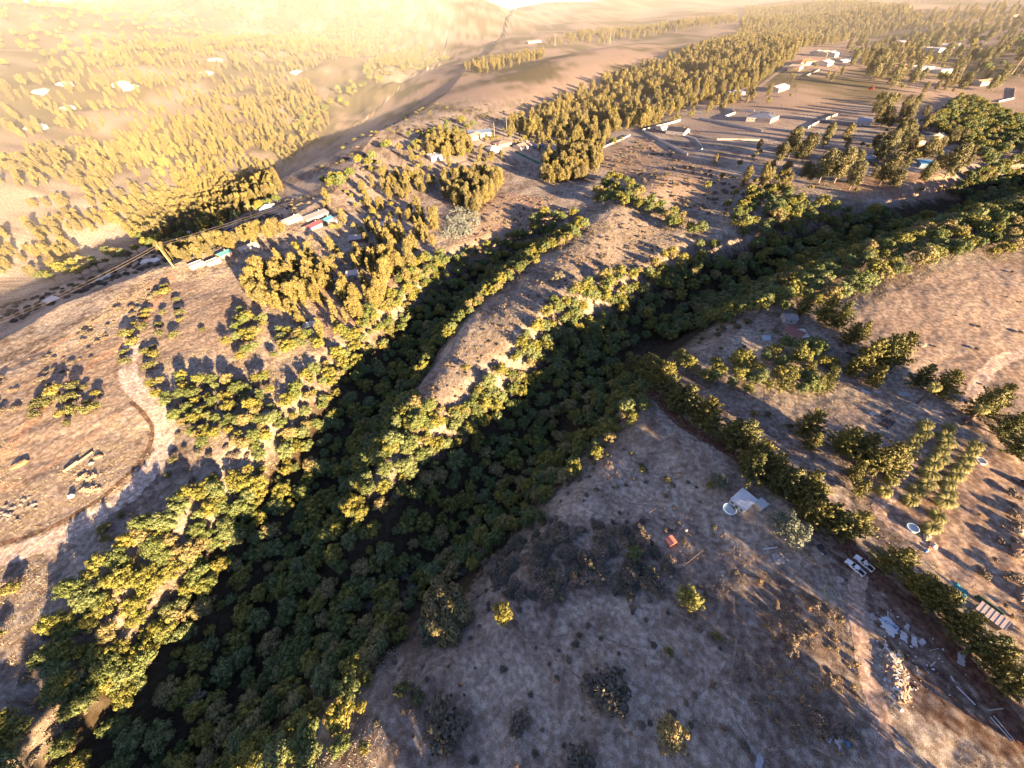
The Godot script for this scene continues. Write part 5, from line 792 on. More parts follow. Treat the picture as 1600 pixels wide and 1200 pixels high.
func make_pine(id: String, seed_: int, h: float, wid: float, col: Color, levels: int) -> void:
	var r := RandomNumberGenerator.new()
	r.seed = seed_
	var m := MB.new()
	var t := MB.new()
	t.tube([Vector3(0, -.5, 0), Vector3(0, h * .5, 0), Vector3(0, h * .97, 0)], [h * .026, h * .017, .03], 6)
	for l in levels:
		var u := (l + .3) / levels
		var y := lerpf(h * .1, h * .96, u)
		var rad := wid * pow(1 - u, .72) * r.randf_range(.8, 1.15) + .25
		var nb := 7 if u < .7 else 5
		for b in nb:
			var a := TAU * (b + r.randf() * .7) / nb + l * .8
			var d := Vector3(cos(a), 0, sin(a))
			var len_ := rad * r.randf_range(.6, 1.15)
			var rise := r.randf_range(.12, .42)
			t.tube([Vector3(0, y, 0), d * len_ * .9 + Vector3(0, y + len_ * rise * .7, 0)], [.06, .015], 4, Color.WHITE, false)
			var steps := maxi(3, int(len_ / .42))
			for s in steps:
				var k := (s + .8) / steps
				var o := d * len_ * k + Vector3(0, y + len_ * rise * k * k, 0)
				var puff := .36 + .3 * (1 - k)
				var tone := r.randf_range(.75, 1.25)
				for q in 11:
					var nd := (Vector3(r.randfn(), r.randfn() * .7 + .45, r.randfn()) + d * .5).normalized()
					var kk := tone * r.randf_range(.8, 1.2)
					m.leaf(o + nd * puff * r.randf_range(.3, 1.0), (nd + Vector3(r.randfn(), r.randfn(), r.randfn()) * .4).normalized(), .26, .45, Color(col.r * kk, col.g * kk, col.b * kk), r)
	crowns[id] = m.mesh(leafy())
	trunks[id] = t.mesh(bark("brown", Color(.11, .085, .065)))
func make_palm(id: String, seed_: int, trunk_h: float, len_: float, col: Color) -> void:
	var r := RandomNumberGenerator.new()
	r.seed = seed_
	var m := MB.new()
	var t := MB.new()
	t.tube([Vector3(0, -.4, 0), Vector3(0, trunk_h * .5, 0), Vector3(.05, trunk_h, 0)], [.42, .36, .4], 9)
	for f in 46:
		var a := f * 2.39996
		var tilt := lerpf(1.25, -.35, f / 46.0) + r.randf_range(-.12, .12)
		var d := Vector3(cos(a), 0, sin(a))
		var side := Vector3(-d.z, 0, d.x)
		var k := r.randf_range(.75, 1.25)
		var cc := Color(col.r * k, col.g * k, col.b * k)
		var last := Vector3(0, trunk_h + .1, 0)
		var dir := tilt
		for s in 9:
			dir -= .13 + .035 * s * .5
			var nx := last + (d * cos(dir) + Vector3(0, sin(dir), 0)) * len_ / 9
			var up := (Vector3(0, cos(dir), 0) - d * sin(dir)).normalized()
			var w := .5 * sin(PI * (s + 1.2) / 11.0) + .08
			for g in [-1.0, 1.0]:
				for h in 2:
					var o: Vector3 = last.lerp(nx, h * .5)
					m.tri(o, o + (nx - last) * .42, o + (nx - last) * .9 + side * g * w * 1.15 - up * w * .35, cc)
			m.quad(last - side * .03, last + side * .03, nx + side * .02, nx - side * .02, up, cc)
			last = nx
	crowns[id] = m.mesh(leafy())
	trunks[id] = t.mesh(bark("palm", Color(.16, .12, .09)))
func make_shrub(id: String, seed_: int, rad: float, h: float, col: Color, lobes: int, per: int, leaf_: float, twig: Color) -> void:
	var r := RandomNumberGenerator.new()
	r.seed = seed_
	var m := MB.new()
	var t := MB.new()
	for i in lobes:
		var a := i * 2.39996
		var k := rad * sqrt((i + .3) / lobes) * .72
		var lr := rad * r.randf_range(.26, .42)
		var o := Vector3(cos(a) * k, h * (1 - .55 * pow(k / rad, 2)) - lr * .6, sin(a) * k)
		t.tube([Vector3(0, -.1, 0), o * Vector3(.5, .35, .5), o], [.05, .035, .015], 4)
		m.lobe(o, Vector3(lr, lr * .8, lr), per, leaf_, col, r, .8, .6, -.2)
		for q in 10:
			var d := Vector3(r.randfn(), absf(r.randfn()) + .3, r.randfn()).normalized()
			var w := d.cross(Vector3.UP).normalized() * .02
			m.tri(o - w, o + w, o + d * lr * 1.25, twig)
	crowns[id] = m.mesh(leafy())
	trunks[id] = t.mesh(bark("brown", Color(.11, .085, .065)))
func plant(called: String, id: String, p: Vector2, size: float, turn: float, label: String, category: String, group := "", split := true, sy := 1.0, down := .15) -> Node3D:
	var sc := size * S
	var o := thing(called, at(p, -down * sc), turn, label, category, group)
	var odd := .16 * sin(p.x * 12.9 + p.y * 7.3)
	o.scale = Vector3(sc * (1 + odd), sc * sy, sc * (1 - odd))
	part("crown", crowns[id], o)
	part("trunk", trunks[id], o)
	return o
func whole(id: String) -> ArrayMesh:    # trunk and crown of a copy too small to show them apart
	if not crowns.has(id + "*"):
		var s := SurfaceTool.new()
		s.append_from(crowns[id], 0, Transform3D.IDENTITY)
		var m := s.commit()
		m.surface_set_material(0, leafy())
		var q := SurfaceTool.new()
		q.append_from(trunks[id], 0, Transform3D.IDENTITY)
		q.commit(m)
		m.surface_set_material(1, trunks[id].surface_get_material(0))
		crowns[id + "*"] = m
	return crowns[id + "*"]
func scatter(poly: PackedVector2Array, gap: float, seed_: int, keep := 1.0) -> PackedVector2Array:
	var r := RandomNumberGenerator.new()
	r.seed = seed_
	var lo := poly[0]
	var hi := poly[0]
	for q in poly:
		lo = lo.min(q); hi = hi.max(q)
	var out := PackedVector2Array()
	var z := lo.y
	var odd := 0.0
	while z < hi.y:
		var x := lo.x + odd
		while x < hi.x:
			var p := Vector2(x + r.randf_range(-.55, .55) * gap, z + r.randf_range(-.55, .55) * gap)
			var kp := keep if keep > .88 else keep * clampf(.95 + nz.get_noise_2d(p.x * 3.1, p.y * 3.1) * 2.6, 0, 1.4)
			if gap > 5.5 * S: kp *= clampf(.85 + nz.get_noise_2d(p.x * .7 + 900, p.y * .7) * 2.6, 0, 1.25)
			if r.randf() < kp and inside(p, poly):
				out.append(p)
			x += gap
		odd = gap * .5 - odd
		z += gap * .87
	return out
func multi(called: String, id: String, list: Array, label: String) -> void:   # list of [Vector2, scale, height factor, tint]
	if list.is_empty(): return
	var mm := MultiMesh.new()
	mm.transform_format = MultiMesh.TRANSFORM_3D
	mm.use_colors = true
	mm.mesh = whole(id) if trunks.has(id) else crowns[id]
	mm.instance_count = list.size()
	for i in list.size():
		var e: Array = list[i]
		mm.set_instance_transform(i, Transform3D(Basis(Vector3.UP, fposmod(e[0].x * 3.7 + e[0].y * 1.9, TAU)).scaled(Vector3(e[1], e[1] * e[2], e[1])), at(e[0], -.15 * e[1])))
		mm.set_instance_color(i, e[3])
	var o := MultiMeshInstance3D.new()
	o.name = numbered(called)
	o.multimesh = mm
	add_child(o, true)
	tag(o, label, "", "", "stuff")

# ---------------------------------------------------------------- built things
func pane_mat() -> StandardMaterial3D:
	return mat("pane", Color(.03, .04, .05), .08)
func window(parent: Node, o: Vector3, w: float, h: float, out: Vector3, frame_col: StandardMaterial3D) -> void:
	var side := Vector3.UP.cross(out)
	var f := MB.new()
	var t := .09
	for e in [[Vector2(0, h * .5), Vector2(w + t, t)], [Vector2(0, -h * .5), Vector2(w + t * 3, t)], [Vector2(-w * .5, 0), Vector2(t, h - t)], [Vector2(w * .5, 0), Vector2(t, h - t)], [Vector2(0, 0), Vector2(t * .6, h - t)]]:
		var s: Vector3 = (side * e[1].x).abs() + Vector3(0, e[1].y, 0) + (out * .12).abs()
		f.box(side * e[0].x + Vector3(0, e[0].y, 0), s)
	var fr := part("window", f.mesh(frame_col), parent)
	fr.position = o + out * .03
	var p := MB.new()
	p.box(Vector3.ZERO, (side * (w - t)).abs() + Vector3(0, h - t, 0) + (out * .05).abs())
	part("pane", p.mesh(pane_mat()), fr)
func roof_shape(kind: String, w: float, d: float, h: float, rise: float, over: float) -> MB:
	var m := MB.new()
	var x := w * .5 + over
	var z := d * .5 + over
	var t := .14
	if kind == "gable" or kind == "hip":
		var rx := x if kind == "gable" else maxf(x - z, x * .2)
		for dy in [0.0]:
			var drop := rise * over / (d * .5)
			var y0 := h - drop
			m.hexa([Vector3(-x, y0, z), Vector3(x, y0, z), Vector3(rx, h + rise, 0), Vector3(-rx, h + rise, 0), Vector3(-x, y0 + t, z), Vector3(x, y0 + t, z), Vector3(rx, h + rise + t, 0), Vector3(-rx, h + rise + t, 0)])
			m.hexa([Vector3(x, y0, -z), Vector3(-x, y0, -z), Vector3(-rx, h + rise, 0), Vector3(rx, h + rise, 0), Vector3(x, y0 + t, -z), Vector3(-x, y0 + t, -z), Vector3(-rx, h + rise + t, 0), Vector3(rx, h + rise + t, 0)])
			if kind == "hip":
				for g in [-1.0, 1.0]:
					m.tri(Vector3(g * x, y0 + t, z), Vector3(g * x, y0 + t, -z), Vector3(g * rx, h + rise + t, 0))
			m.box(Vector3(0, h + rise + t, 0), Vector3(rx * 2, .12, .3))
	elif kind == "shed":
		m.hexa([Vector3(-x, h - .05, z), Vector3(x, h - .05, z), Vector3(x, h + rise, -z), Vector3(-x, h + rise, -z), Vector3(-x, h - .05 + t, z), Vector3(x, h - .05 + t, z), Vector3(x, h + rise + t, -z), Vector3(-x, h + rise + t, -z)])
		var ribs := int(w / .9)
		for i in ribs + 1:
			var xx := lerpf(-x + .06, x - .06, float(i) / maxi(ribs, 1))
			var y0 := h - .05 + t
			var y1 := h + rise + t
			m.hexa([Vector3(xx - .04, y0, z), Vector3(xx + .04, y0, z), Vector3(xx + .04, y1, -z), Vector3(xx - .04, y1, -z), Vector3(xx - .03, y0 + .05, z), Vector3(xx + .03, y0 + .05, z), Vector3(xx + .03, y1 + .05, -z), Vector3(xx - .03, y1 + .05, -z)])
	else:
		m.box(Vector3(0, h + .08, 0), Vector3(w + over, .16, d + over))
		for e in [[Vector3(0, h + .3, z - over * .5 - .1), Vector3(w + over, .3, .2)], [Vector3(0, h + .3, -z + over * .5 + .1), Vector3(w + over, .3, .2)], [Vector3(x - over * .5 - .1, h + .3, 0), Vector3(.2, .3, d + over - .4)], [Vector3(-x + over * .5 + .1, h + .3, 0), Vector3(.2, .3, d + over - .4)]]:
			m.box(e[0], e[1])
	return m
# e: name, label, category, x, z, yaw, width, depth, height, roof kind, rise, wall colour, roof colour, windows
func house(e: Array) -> Node3D:
	var w: float = e[6]
	var d: float = e[7]
	var h: float = e[8]
	var yaw: float = e[5]
	var low := 1e9
	for q in [Vector2(-1, -1), Vector2(1, -1), Vector2(1, 1), Vector2(-1, 1)]:
		var c: Vector2 = Vector2(e[3], e[4]) + Vector2(q.x * w * .5, q.y * d * .5).rotated(-yaw)
		low = minf(low, gy(c.x, c.y))
	var o := thing(e[0], Vector3(e[3], low - .1, e[4]), yaw, e[1], e[2])
	var wall := worn("wall%s" % e[11].to_html(), e[11], .9, 0, .25)
	var m := MB.new()
	var rise: float = e[10]
	var y := h
	m.box(Vector3(0, y * .5, 0), Vector3(w, y, d))
	if e[9] == "gable":
		for g in [-1.0, 1.0]:
			m.tri(Vector3(g * w * .5, y, d * .5), Vector3(g * w * .5, y, -d * .5), Vector3(g * w * .5, y + rise - .02, 0))
	elif e[9] == "shed":
		m.hexa([Vector3(-w * .5, y, d * .5), Vector3(w * .5, y, d * .5), Vector3(w * .5, y, -d * .5), Vector3(-w * .5, y, -d * .5), Vector3(-w * .5, y + .01, d * .5), Vector3(w * .5, y + .01, d * .5), Vector3(w * .5, y + rise - .02, -d * .5), Vector3(-w * .5, y + rise - .02, -d * .5)])
	part("wall", m.mesh(wall), o)
	var rf := part("roof", roof_shape(e[9], w, d, h, rise, .3 if w > 3 else .12).mesh(worn("roof%s" % e[12].to_html(), e[12], .6, 0, .3)), o)
	var n: int = e[13]
	if n > 0:
		var fm := mat("frame_white", Color(.62, .6, .56), .6)
		for i in n:
			var x := w * ((i + .5) / n - .5)
			if i == n / 2 and n > 1:
				var dm := MB.new()
				dm.box(Vector3(x, 1.02, d * .5 + .03), Vector3(.95, 2.04, .1))
				var dr := part("door", dm.mesh(worn("door_wood", Color(.16, .10, .06), .7)), o)
				var hd := MB.new()
				hd.box(Vector3(x + .36, 1.02, d * .5 + .11), Vector3(.12, .05, .06))
				part("handle", hd.mesh(mat("steel", Color(.5, .5, .5), .35, .9)), dr)
			else:
				window(o, Vector3(x, h * .55, d * .5), minf(1.3, w / n * .6), minf(1.2, h * .42), Vector3(0, 0, 1), fm)
		for g in [-1.0, 1.0]:
			window(o, Vector3(g * w * .5, h * .55, 0), 1.1, minf(1.1, h * .4), Vector3(g, 0, 0), fm)
		if w > 7 and e[9] != "flat":
			var ch := MB.new()
			ch.box(Vector3(w * .28, h + rise + .3, -d * .12), Vector3(.6, 1.2, .6))
			part("chimney", ch.mesh(wall), rf)
	return o
func wall_run(called: String, line: PackedVector2Array, h: float, t: float, col: Color, label: String, category := "wall") -> void:
	var o := thing(called, at(line[0]), 0, label, category)
	for i in line.size() - 1:
		var n := maxi(1, int(line[i].distance_to(line[i + 1]) / 4.0))
		for k in n:
			var a := line[i].lerp(line[i + 1], float(k) / n)
			var b := line[i].lerp(line[i + 1], float(k + 1) / n)
			var m := MB.new()
			var y := minf(gy(a.x, a.y), gy(b.x, b.y)) - .3
			var y2 := maxf(gy(a.x, a.y), gy(b.x, b.y)) + h
			var dv := b - a
			m.box(Vector3.ZERO, Vector3(dv.length() - .03, y2 - y, t), Color.WHITE, -dv.angle())
			var c := (a + b) * .5
			var pn := part("panel", m.mesh(worn("wallrun%s" % col.to_html(), col, .9, 0, .2)), o)
			pn.position = Vector3(c.x, (y + y2) * .5, c.y) - o.position
			var cap := MB.new()
			cap.box(Vector3(0, (y2 - y) * .5 + .04, 0), Vector3(dv.length() - .02, .08, t + .1), Color.WHITE, -dv.angle())
			part("coping", cap.mesh(worn("wallrun%s" % col.to_html(), col)), pn)
func post_fence(called: String, line: PackedVector2Array, h: float, gap: float, label: String, rails := 2) -> void:
	var o := thing(called, at(line[0]), 0, label, "fence")
	var wood := worn("old_wood", Color(.17, .13, .10), .95)
	var rl := RandomNumberGenerator.new()
	rl.seed = 5 + line.size()
	for i in line.size() - 1:
		var n := maxi(1, int(line[i].distance_to(line[i + 1]) / gap))
		for k in n + (1 if i == line.size() - 2 else 0):
			var a := line[i].lerp(line[i + 1], float(k) / n)
			var m := MB.new()
			m.tube([Vector3(0, -.3, 0), Vector3(rl.randfn() * .05, h, rl.randfn() * .05)], [.07, .06], 6)
			var p := part("post", m.mesh(wood), o)
			p.position = at(a) - o.position
			if k < n:
				var b := line[i].lerp(line[i + 1], float(k + 1) / n)
				for q in rails:
					var r := MB.new()
					var hh := h * (q + 1) / (rails + .3)
					r.tube([at(a, hh), at(a.lerp(b, .5), hh - .03), at(b, hh + rl.randfn() * .03)], [.035, .04, .035], 5)
					part("rail", r.mesh(wood), o).position = -o.position
func round_pool(called: String, p: Vector2, rad: float, h: float, wall_c: Color, in_c: Color, label: String, category: String) -> void:
	var o := thing(called, at(p), 0, label, category)
	var m := MB.new()
	var n := 28
	var q := MB.new()
	var w := MB.new()
	for i in n:
		var a := Vector3(cos(TAU * i / n), 0, sin(TAU * i / n))
		var b := Vector3(cos(TAU * (i + 1) / n), 0, sin(TAU * (i + 1) / n))
		var up := Vector3(0, h, 0)
		m.face(b * rad + up, a * rad + up, a * rad - Vector3(0, .3, 0), b * rad - Vector3(0, .3, 0))
		m.face(a * (rad - .06) + up, b * (rad - .06) + up, b * (rad - .06), a * (rad - .06))
		q.face(a * (rad + .05) + up, b * (rad + .05) + up, b * (rad - .12) + up, a * (rad - .12) + up)
		q.face(a * (rad + .05) + up + Vector3(0, .06, 0), b * (rad + .05) + up + Vector3(0, .06, 0), b * (rad - .12) + up + Vector3(0, .06, 0), a * (rad - .12) + up + Vector3(0, .06, 0))
		w.tri(Vector3(0, h * .45, 0), a * (rad - .06) + Vector3(0, h * .45, 0), b * (rad - .06) + Vector3(0, h * .45, 0))
	part("wall", m.mesh(mat("pw%s" % wall_c.to_html(), wall_c, .5)), o)
	part("rim", q.mesh(mat("rim_white", Color(.7, .72, .74), .5)), o)
	part("liner", w.mesh(worn("pl%s" % in_c.to_html(), in_c, .4, 0, .5)), o)
func wheel(parent: Node, o: Vector3, r: float, w: float) -> void:
	var t := MB.new()
	t.tube([Vector3(-w * .5, 0, 0), Vector3(-w * .42, 0, 0), Vector3(w * .42, 0, 0), Vector3(w * .5, 0, 0)], [r * .8, r, r, r * .8], 16)
	var h := part("wheel", t.mesh(mat("tyre", Color(.02, .02, .02), .9)), parent)
	h.position = o
	var m := MB.new()
	m.tube([Vector3(-w * .52, 0, 0), Vector3(w * .53, 0, 0)], [r * .6, r * .58], 12)
	part("rim", m.mesh(mat("steel", Color(.5, .5, .5), .35, .9)), h)
# a double-cab pickup or a car; front points to +z
func vehicle(called: String, p: Vector2, turn: float, paint: Color, label: String, category: String, bed: bool) -> void:
	var o := thing(called, at(p, .0), turn, label, category)
	var pm := mat("paint%s" % paint.to_html(), paint, .3)
	pm.clearcoat_enabled = true
	var L := 2.6
	var W := .9
	var b := MB.new()
	var belt := 1.0
	# sides: sill box with chamfered nose, hood and (pickup) bed walls
	b.hexa([Vector3(-W, .35, 2.45), Vector3(W, .35, 2.45), Vector3(W, .35, .9), Vector3(-W, .35, .9), Vector3(-W * .9, .92, 2.5), Vector3(W * .9, .92, 2.5), Vector3(W, 1.06, .9), Vector3(-W, 1.06, .9)])
	b.hexa([Vector3(-W * .92, .5, 2.62), Vector3(W * .92, .5, 2.62), Vector3(W, .45, 2.45), Vector3(-W, .45, 2.45), Vector3(-W * .86, .86, 2.6), Vector3(W * .86, .86, 2.6), Vector3(W * .9, .92, 2.49), Vector3(-W * .9, .92, 2.49)])
	b.box(Vector3(0, .7, .0), Vector3(W * 2 - .01, .7, 1.8))
	if bed:
		b.box(Vector3(0, .5, -1.75), Vector3(W * 2 - .02, .3, 1.7))
		for g in [-1.0, 1.0]:
			b.box(Vector3(g * (W - .06), .86, -1.75), Vector3(.12, .42, 1.7))
		b.box(Vector3(0, .8, -2.56), Vector3(W * 2 - .04, .52, .08))
		b.box(Vector3(0, .86, -.94), Vector3(W * 2 - .26, .4, .06))
	else:
		b.box(Vector3(0, .7, -1.7), Vector3(W * 2 - .03, .68, 1.6))
	part("body", b.mesh(pm), o)
	var c := MB.new()
	var back := -.85 if bed else -2.2
	c.hexa([Vector3(-W * .95, 1.04, 1.0), Vector3(W * .95, 1.04, 1.0), Vector3(W * .95, 1.04, back), Vector3(-W * .95, 1.04, back), Vector3(-W * .78, 1.62, .35), Vector3(W * .78, 1.62, .35), Vector3(W * .78, 1.62, back + .15), Vector3(-W * .78, 1.62, back + .15)])
	part("cab", c.mesh(pm), o)
	var gl := mat("car_glass", Color(.012, .014, .018), .05)
	var wd := MB.new()
	wd.face(Vector3(-W * .74, 1.58, .41), Vector3(W * .74, 1.58, .41), Vector3(W * .88, 1.09, .965), Vector3(-W * .88, 1.09, .965))
	var ws := part("windscreen", wd.mesh(gl), o)
	ws.position = Vector3(0, .012, .012)
	for g in [-1.0, 1.0]:
		for q in 2:
			var z0 := .78 - q * .85
			var s := MB.new()
			s.face(Vector3(g * W * .8, 1.56, z0 - .42), Vector3(g * W * .8, 1.56, z0 - .75), Vector3(g * W * .935, 1.1, z0 - .75), Vector3(g * W * .935, 1.1, z0 - .1))
			part("side_window", s.mesh(gl), o).position = Vector3(g * .015, 0, 0)
		var l := MB.new()
		l.box(Vector3(g * W * .68, .76, 2.6), Vector3(.34, .16, .08))
		part("headlight", l.mesh(mat("lens", Color(.6, .62, .65), .1)), o)
		var k := MB.new()
		k.box(Vector3(g * (W + .12), 1.12, .72), Vector3(.2, .16, .1))
		part("mirror", k.mesh(pm), o)
		for z in [1.6, -1.65]:
			wheel(o, Vector3(g * (W - .06), .37, z), .37, .26)
	if bed:
		var fl := MB.new()
		fl.box(Vector3(0, .67, -1.75), Vector3(W * 2 - .28, .04, 1.56))
		part("bed_liner", fl.mesh(mat("bed_black", Color(.012, .012, .014), .8)), o)
	var bp := MB.new()
	bp.box(Vector3(0, .48, 2.64), Vector3(W * 1.8, .2, .1))
	bp.box(Vector3(0, .48, -2.64 if bed else -2.54), Vector3(W * 1.8, .16, .1))
	part("bumper", bp.mesh(mat("bumper", Color(.06, .06, .065), .6)), o)
# crumpled sheet of plastic or tin lying on the ground
func sheet(called: String, p: Vector2, w: float, d: float, turn: float, col: Color, label: String, category: String, crumple := .18, lift := .08) -> void:
	var o := thing(called, at(p), turn, label, category)
	var r := RandomNumberGenerator.new()
	r.seed = int(p.x * 31 + p.y * 17)
	var m := MB.new()
	var n := 9
	var top := []
	for j in n + 1:
		for i in n + 1:
			var u := float(i) / n - .5
			var t := float(j) / n - .5
			var an := atan2(t, u)
			var ragged := .95 + (.4 * nf.get_noise_2d(cos(an) * 14 + p.x * 9, sin(an) * 14 + p.y * 9) + .22 * nf.get_noise_2d(cos(an) * 34, sin(an) * 34 + p.x) if crumple > .1 else 0.0)
			var q := Vector2(u * w, t * d) * ragged + Vector2(r.randfn(), r.randfn()) * crumple * .3
			var g := p + q.rotated(-turn)
			top.append(Vector3(q.x, gy(g.x, g.y) - o.position.y + lift + absf(nf.get_noise_2d(q.x * 25 + p.x, q.y * 25)) * crumple * 2.5, q.y))
	for j in n:
		for i in n:
			var a: Vector3 = top[j * (n + 1) + i]
			var b: Vector3 = top[j * (n + 1) + i + 1]
			var c: Vector3 = top[j * (n + 1) + n + 2 + i]
			var e: Vector3 = top[j * (n + 1) + n + 1 + i]
			m.tri(a, b, c); m.tri(a, c, e)
	var dn := Vector3(0, -lift - .05, 0)
	for k in n:
		for pr in [[k, k + 1], [n * (n + 1) + k + 1, n * (n + 1) + k], [(k + 1) * (n + 1), k * (n + 1)], [k * (n + 1) + n, (k + 1) * (n + 1) + n]]:
			m.face(top[pr[0]], top[pr[1]], top[pr[1]] + dn, top[pr[0]] + dn)
	var sm := worn("sheet%s" % col.to_html(), col, .6, 0, .6)
	sm.cull_mode = BaseMaterial3D.CULL_DISABLED
	part("sheet", m.mesh(sm), o)
# lumpy sack, boulder or heap
func lump(p: Vector2, s: Vector3, seed_: int, rough_ := .25, sink := .25) -> MB:
	var m := MB.new()
	var f := FastNoiseLite.new()
	f.seed = seed_; f.frequency = .9
	var nu := 14
	var nv := 8
	var ring := []
	for j in nv + 1:
		for i in nu:
			var th := PI * j / nv
			var d := Vector3(sin(th) * cos(TAU * i / nu), cos(th), sin(th) * sin(TAU * i / nu))
			var k := 1 + rough_ * 1.6 * f.get_noise_3dv(d * 1.6)
			ring.append(d * s * .5 * k + Vector3(0, s.y * (.5 - sink), 0))
	for j in nv:
		for i in nu:
			var a: Vector3 = ring[j * nu + i]
			var b: Vector3 = ring[j * nu + (i + 1) % nu]
			m.tri(a, b, ring[(j + 1) * nu + (i + 1) % nu]); m.tri(a, ring[(j + 1) * nu + (i + 1) % nu], ring[(j + 1) * nu + i])
	return m
func sack(called: String, p: Vector2, s: Vector3, turn: float, col: Color, label: String, category: String, rough_ := .25) -> void:
	var o := part(called, lump(p, s, int(p.x * 13 + p.y * 7), rough_).mesh(worn("sack%s" % col.to_html(), col, .7, 0, .7)), self)
	o.position = at(p); o.rotation.y = turn
	tag(o, label, category)
func bar(called: String, a: Vector2, b: Vector2, t: float, h: float, col: Color, label: String, category: String, lift := .02, lift2 := .02) -> void:
	var m := MB.new()
	var p := at(a, lift + h * .5)
	var q := at(b, lift2 + h * .5)
	var d := q - p
	var bs := Basis.looking_at(d.normalized(), Vector3.UP)
	var s := Vector3(t, h, d.length())
	var k := []
	for e in [Vector3(-1, -1, 1), Vector3(1, -1, 1), Vector3(1, -1, -1), Vector3(-1, -1, -1), Vector3(-1, 1, 1), Vector3(1, 1, 1), Vector3(1, 1, -1), Vector3(-1, 1, -1)]:
		k.append(bs * (e * s * .5))
	m.hexa(k)
	var o := part(called, m.mesh(worn("bar%s" % col.to_html(), col, .8, 0, .6)), self)
	o.position = (p + q) * .5
	tag(o, label, category)
func pole(called: String, p: Vector2, h: float, r0: float, r1: float, col: Color, label: String, arm := true, lean := Vector3.ZERO) -> Node3D:
	var o := thing(called, at(p), 0, label, "pole")
	var m := MB.new()
	m.tube([Vector3(0, -.8, 0), lean * .5 + Vector3(0, h * .5, 0), lean + Vector3(0, h, 0)], [r0, (r0 + r1) * .5, r1], 10)
	part("shaft", m.mesh(worn("pole%s" % col.to_html(), col, .9)), o)
	if arm:
		for k in 2:
			var a := MB.new()
			a.box(lean + Vector3(0, h - .6 - k * 1.4, 0), Vector3(2.6, .16, .16), Color.WHITE, 1.1)
			var c := part("crossarm", a.mesh(worn("old_wood", Color(.17, .13, .10))), o)
			for g in [-1.0, 0.0, 1.0]:
				var i := MB.new()
				i.tube([Vector3(0, 0, 0), Vector3(0, .3, 0)], [.07, .05], 6)
				var n := part("insulator", i.mesh(mat("insulator", Color(.3, .3, .3), .3)), c)
				n.position = lean + Vector3(0, h - .52 - k * 1.4, 0) + Basis(Vector3.UP, 1.1) * Vector3(g * 1.15, 0, 0)
	return o
func wire(a: Vector3, b: Vector3, sag: float, label: String) -> void:
	var m := MB.new()
	var pts := []
	var rd := []
	for i in 17:
		var t := i / 16.0
		pts.append(a.lerp(b, t) - a - Vector3(0, sag * 4 * t * (1 - t), 0)); rd.append(.045)
	m.tube(pts, rd, 4)
	var o := part("power_line", m.mesh(mat("cable", Color(.10, .085, .07), .5, .3)), self)
	o.position = a
	tag(o, label, "cable", "power lines along the left ridge")

# ---------------------------------------------------------------- camera test for sorting trees by how large they show
const TONES := {"wood0": "mid-green", "wood1": "deep green", "wood2": "yellow-green", "wood3": "brownish", "wood4": "grey-green"}
var cam: Camera3D
func in_frame(p: Vector3, margin: float) -> bool:
	var d := cam.transform.basis.inverse() * (p - cam.position)
	if d.z > -1: return false
	return absf(d.x / -d.z) < 800. / 580. * margin and absf(d.y / -d.z) < 600. / 580. * margin

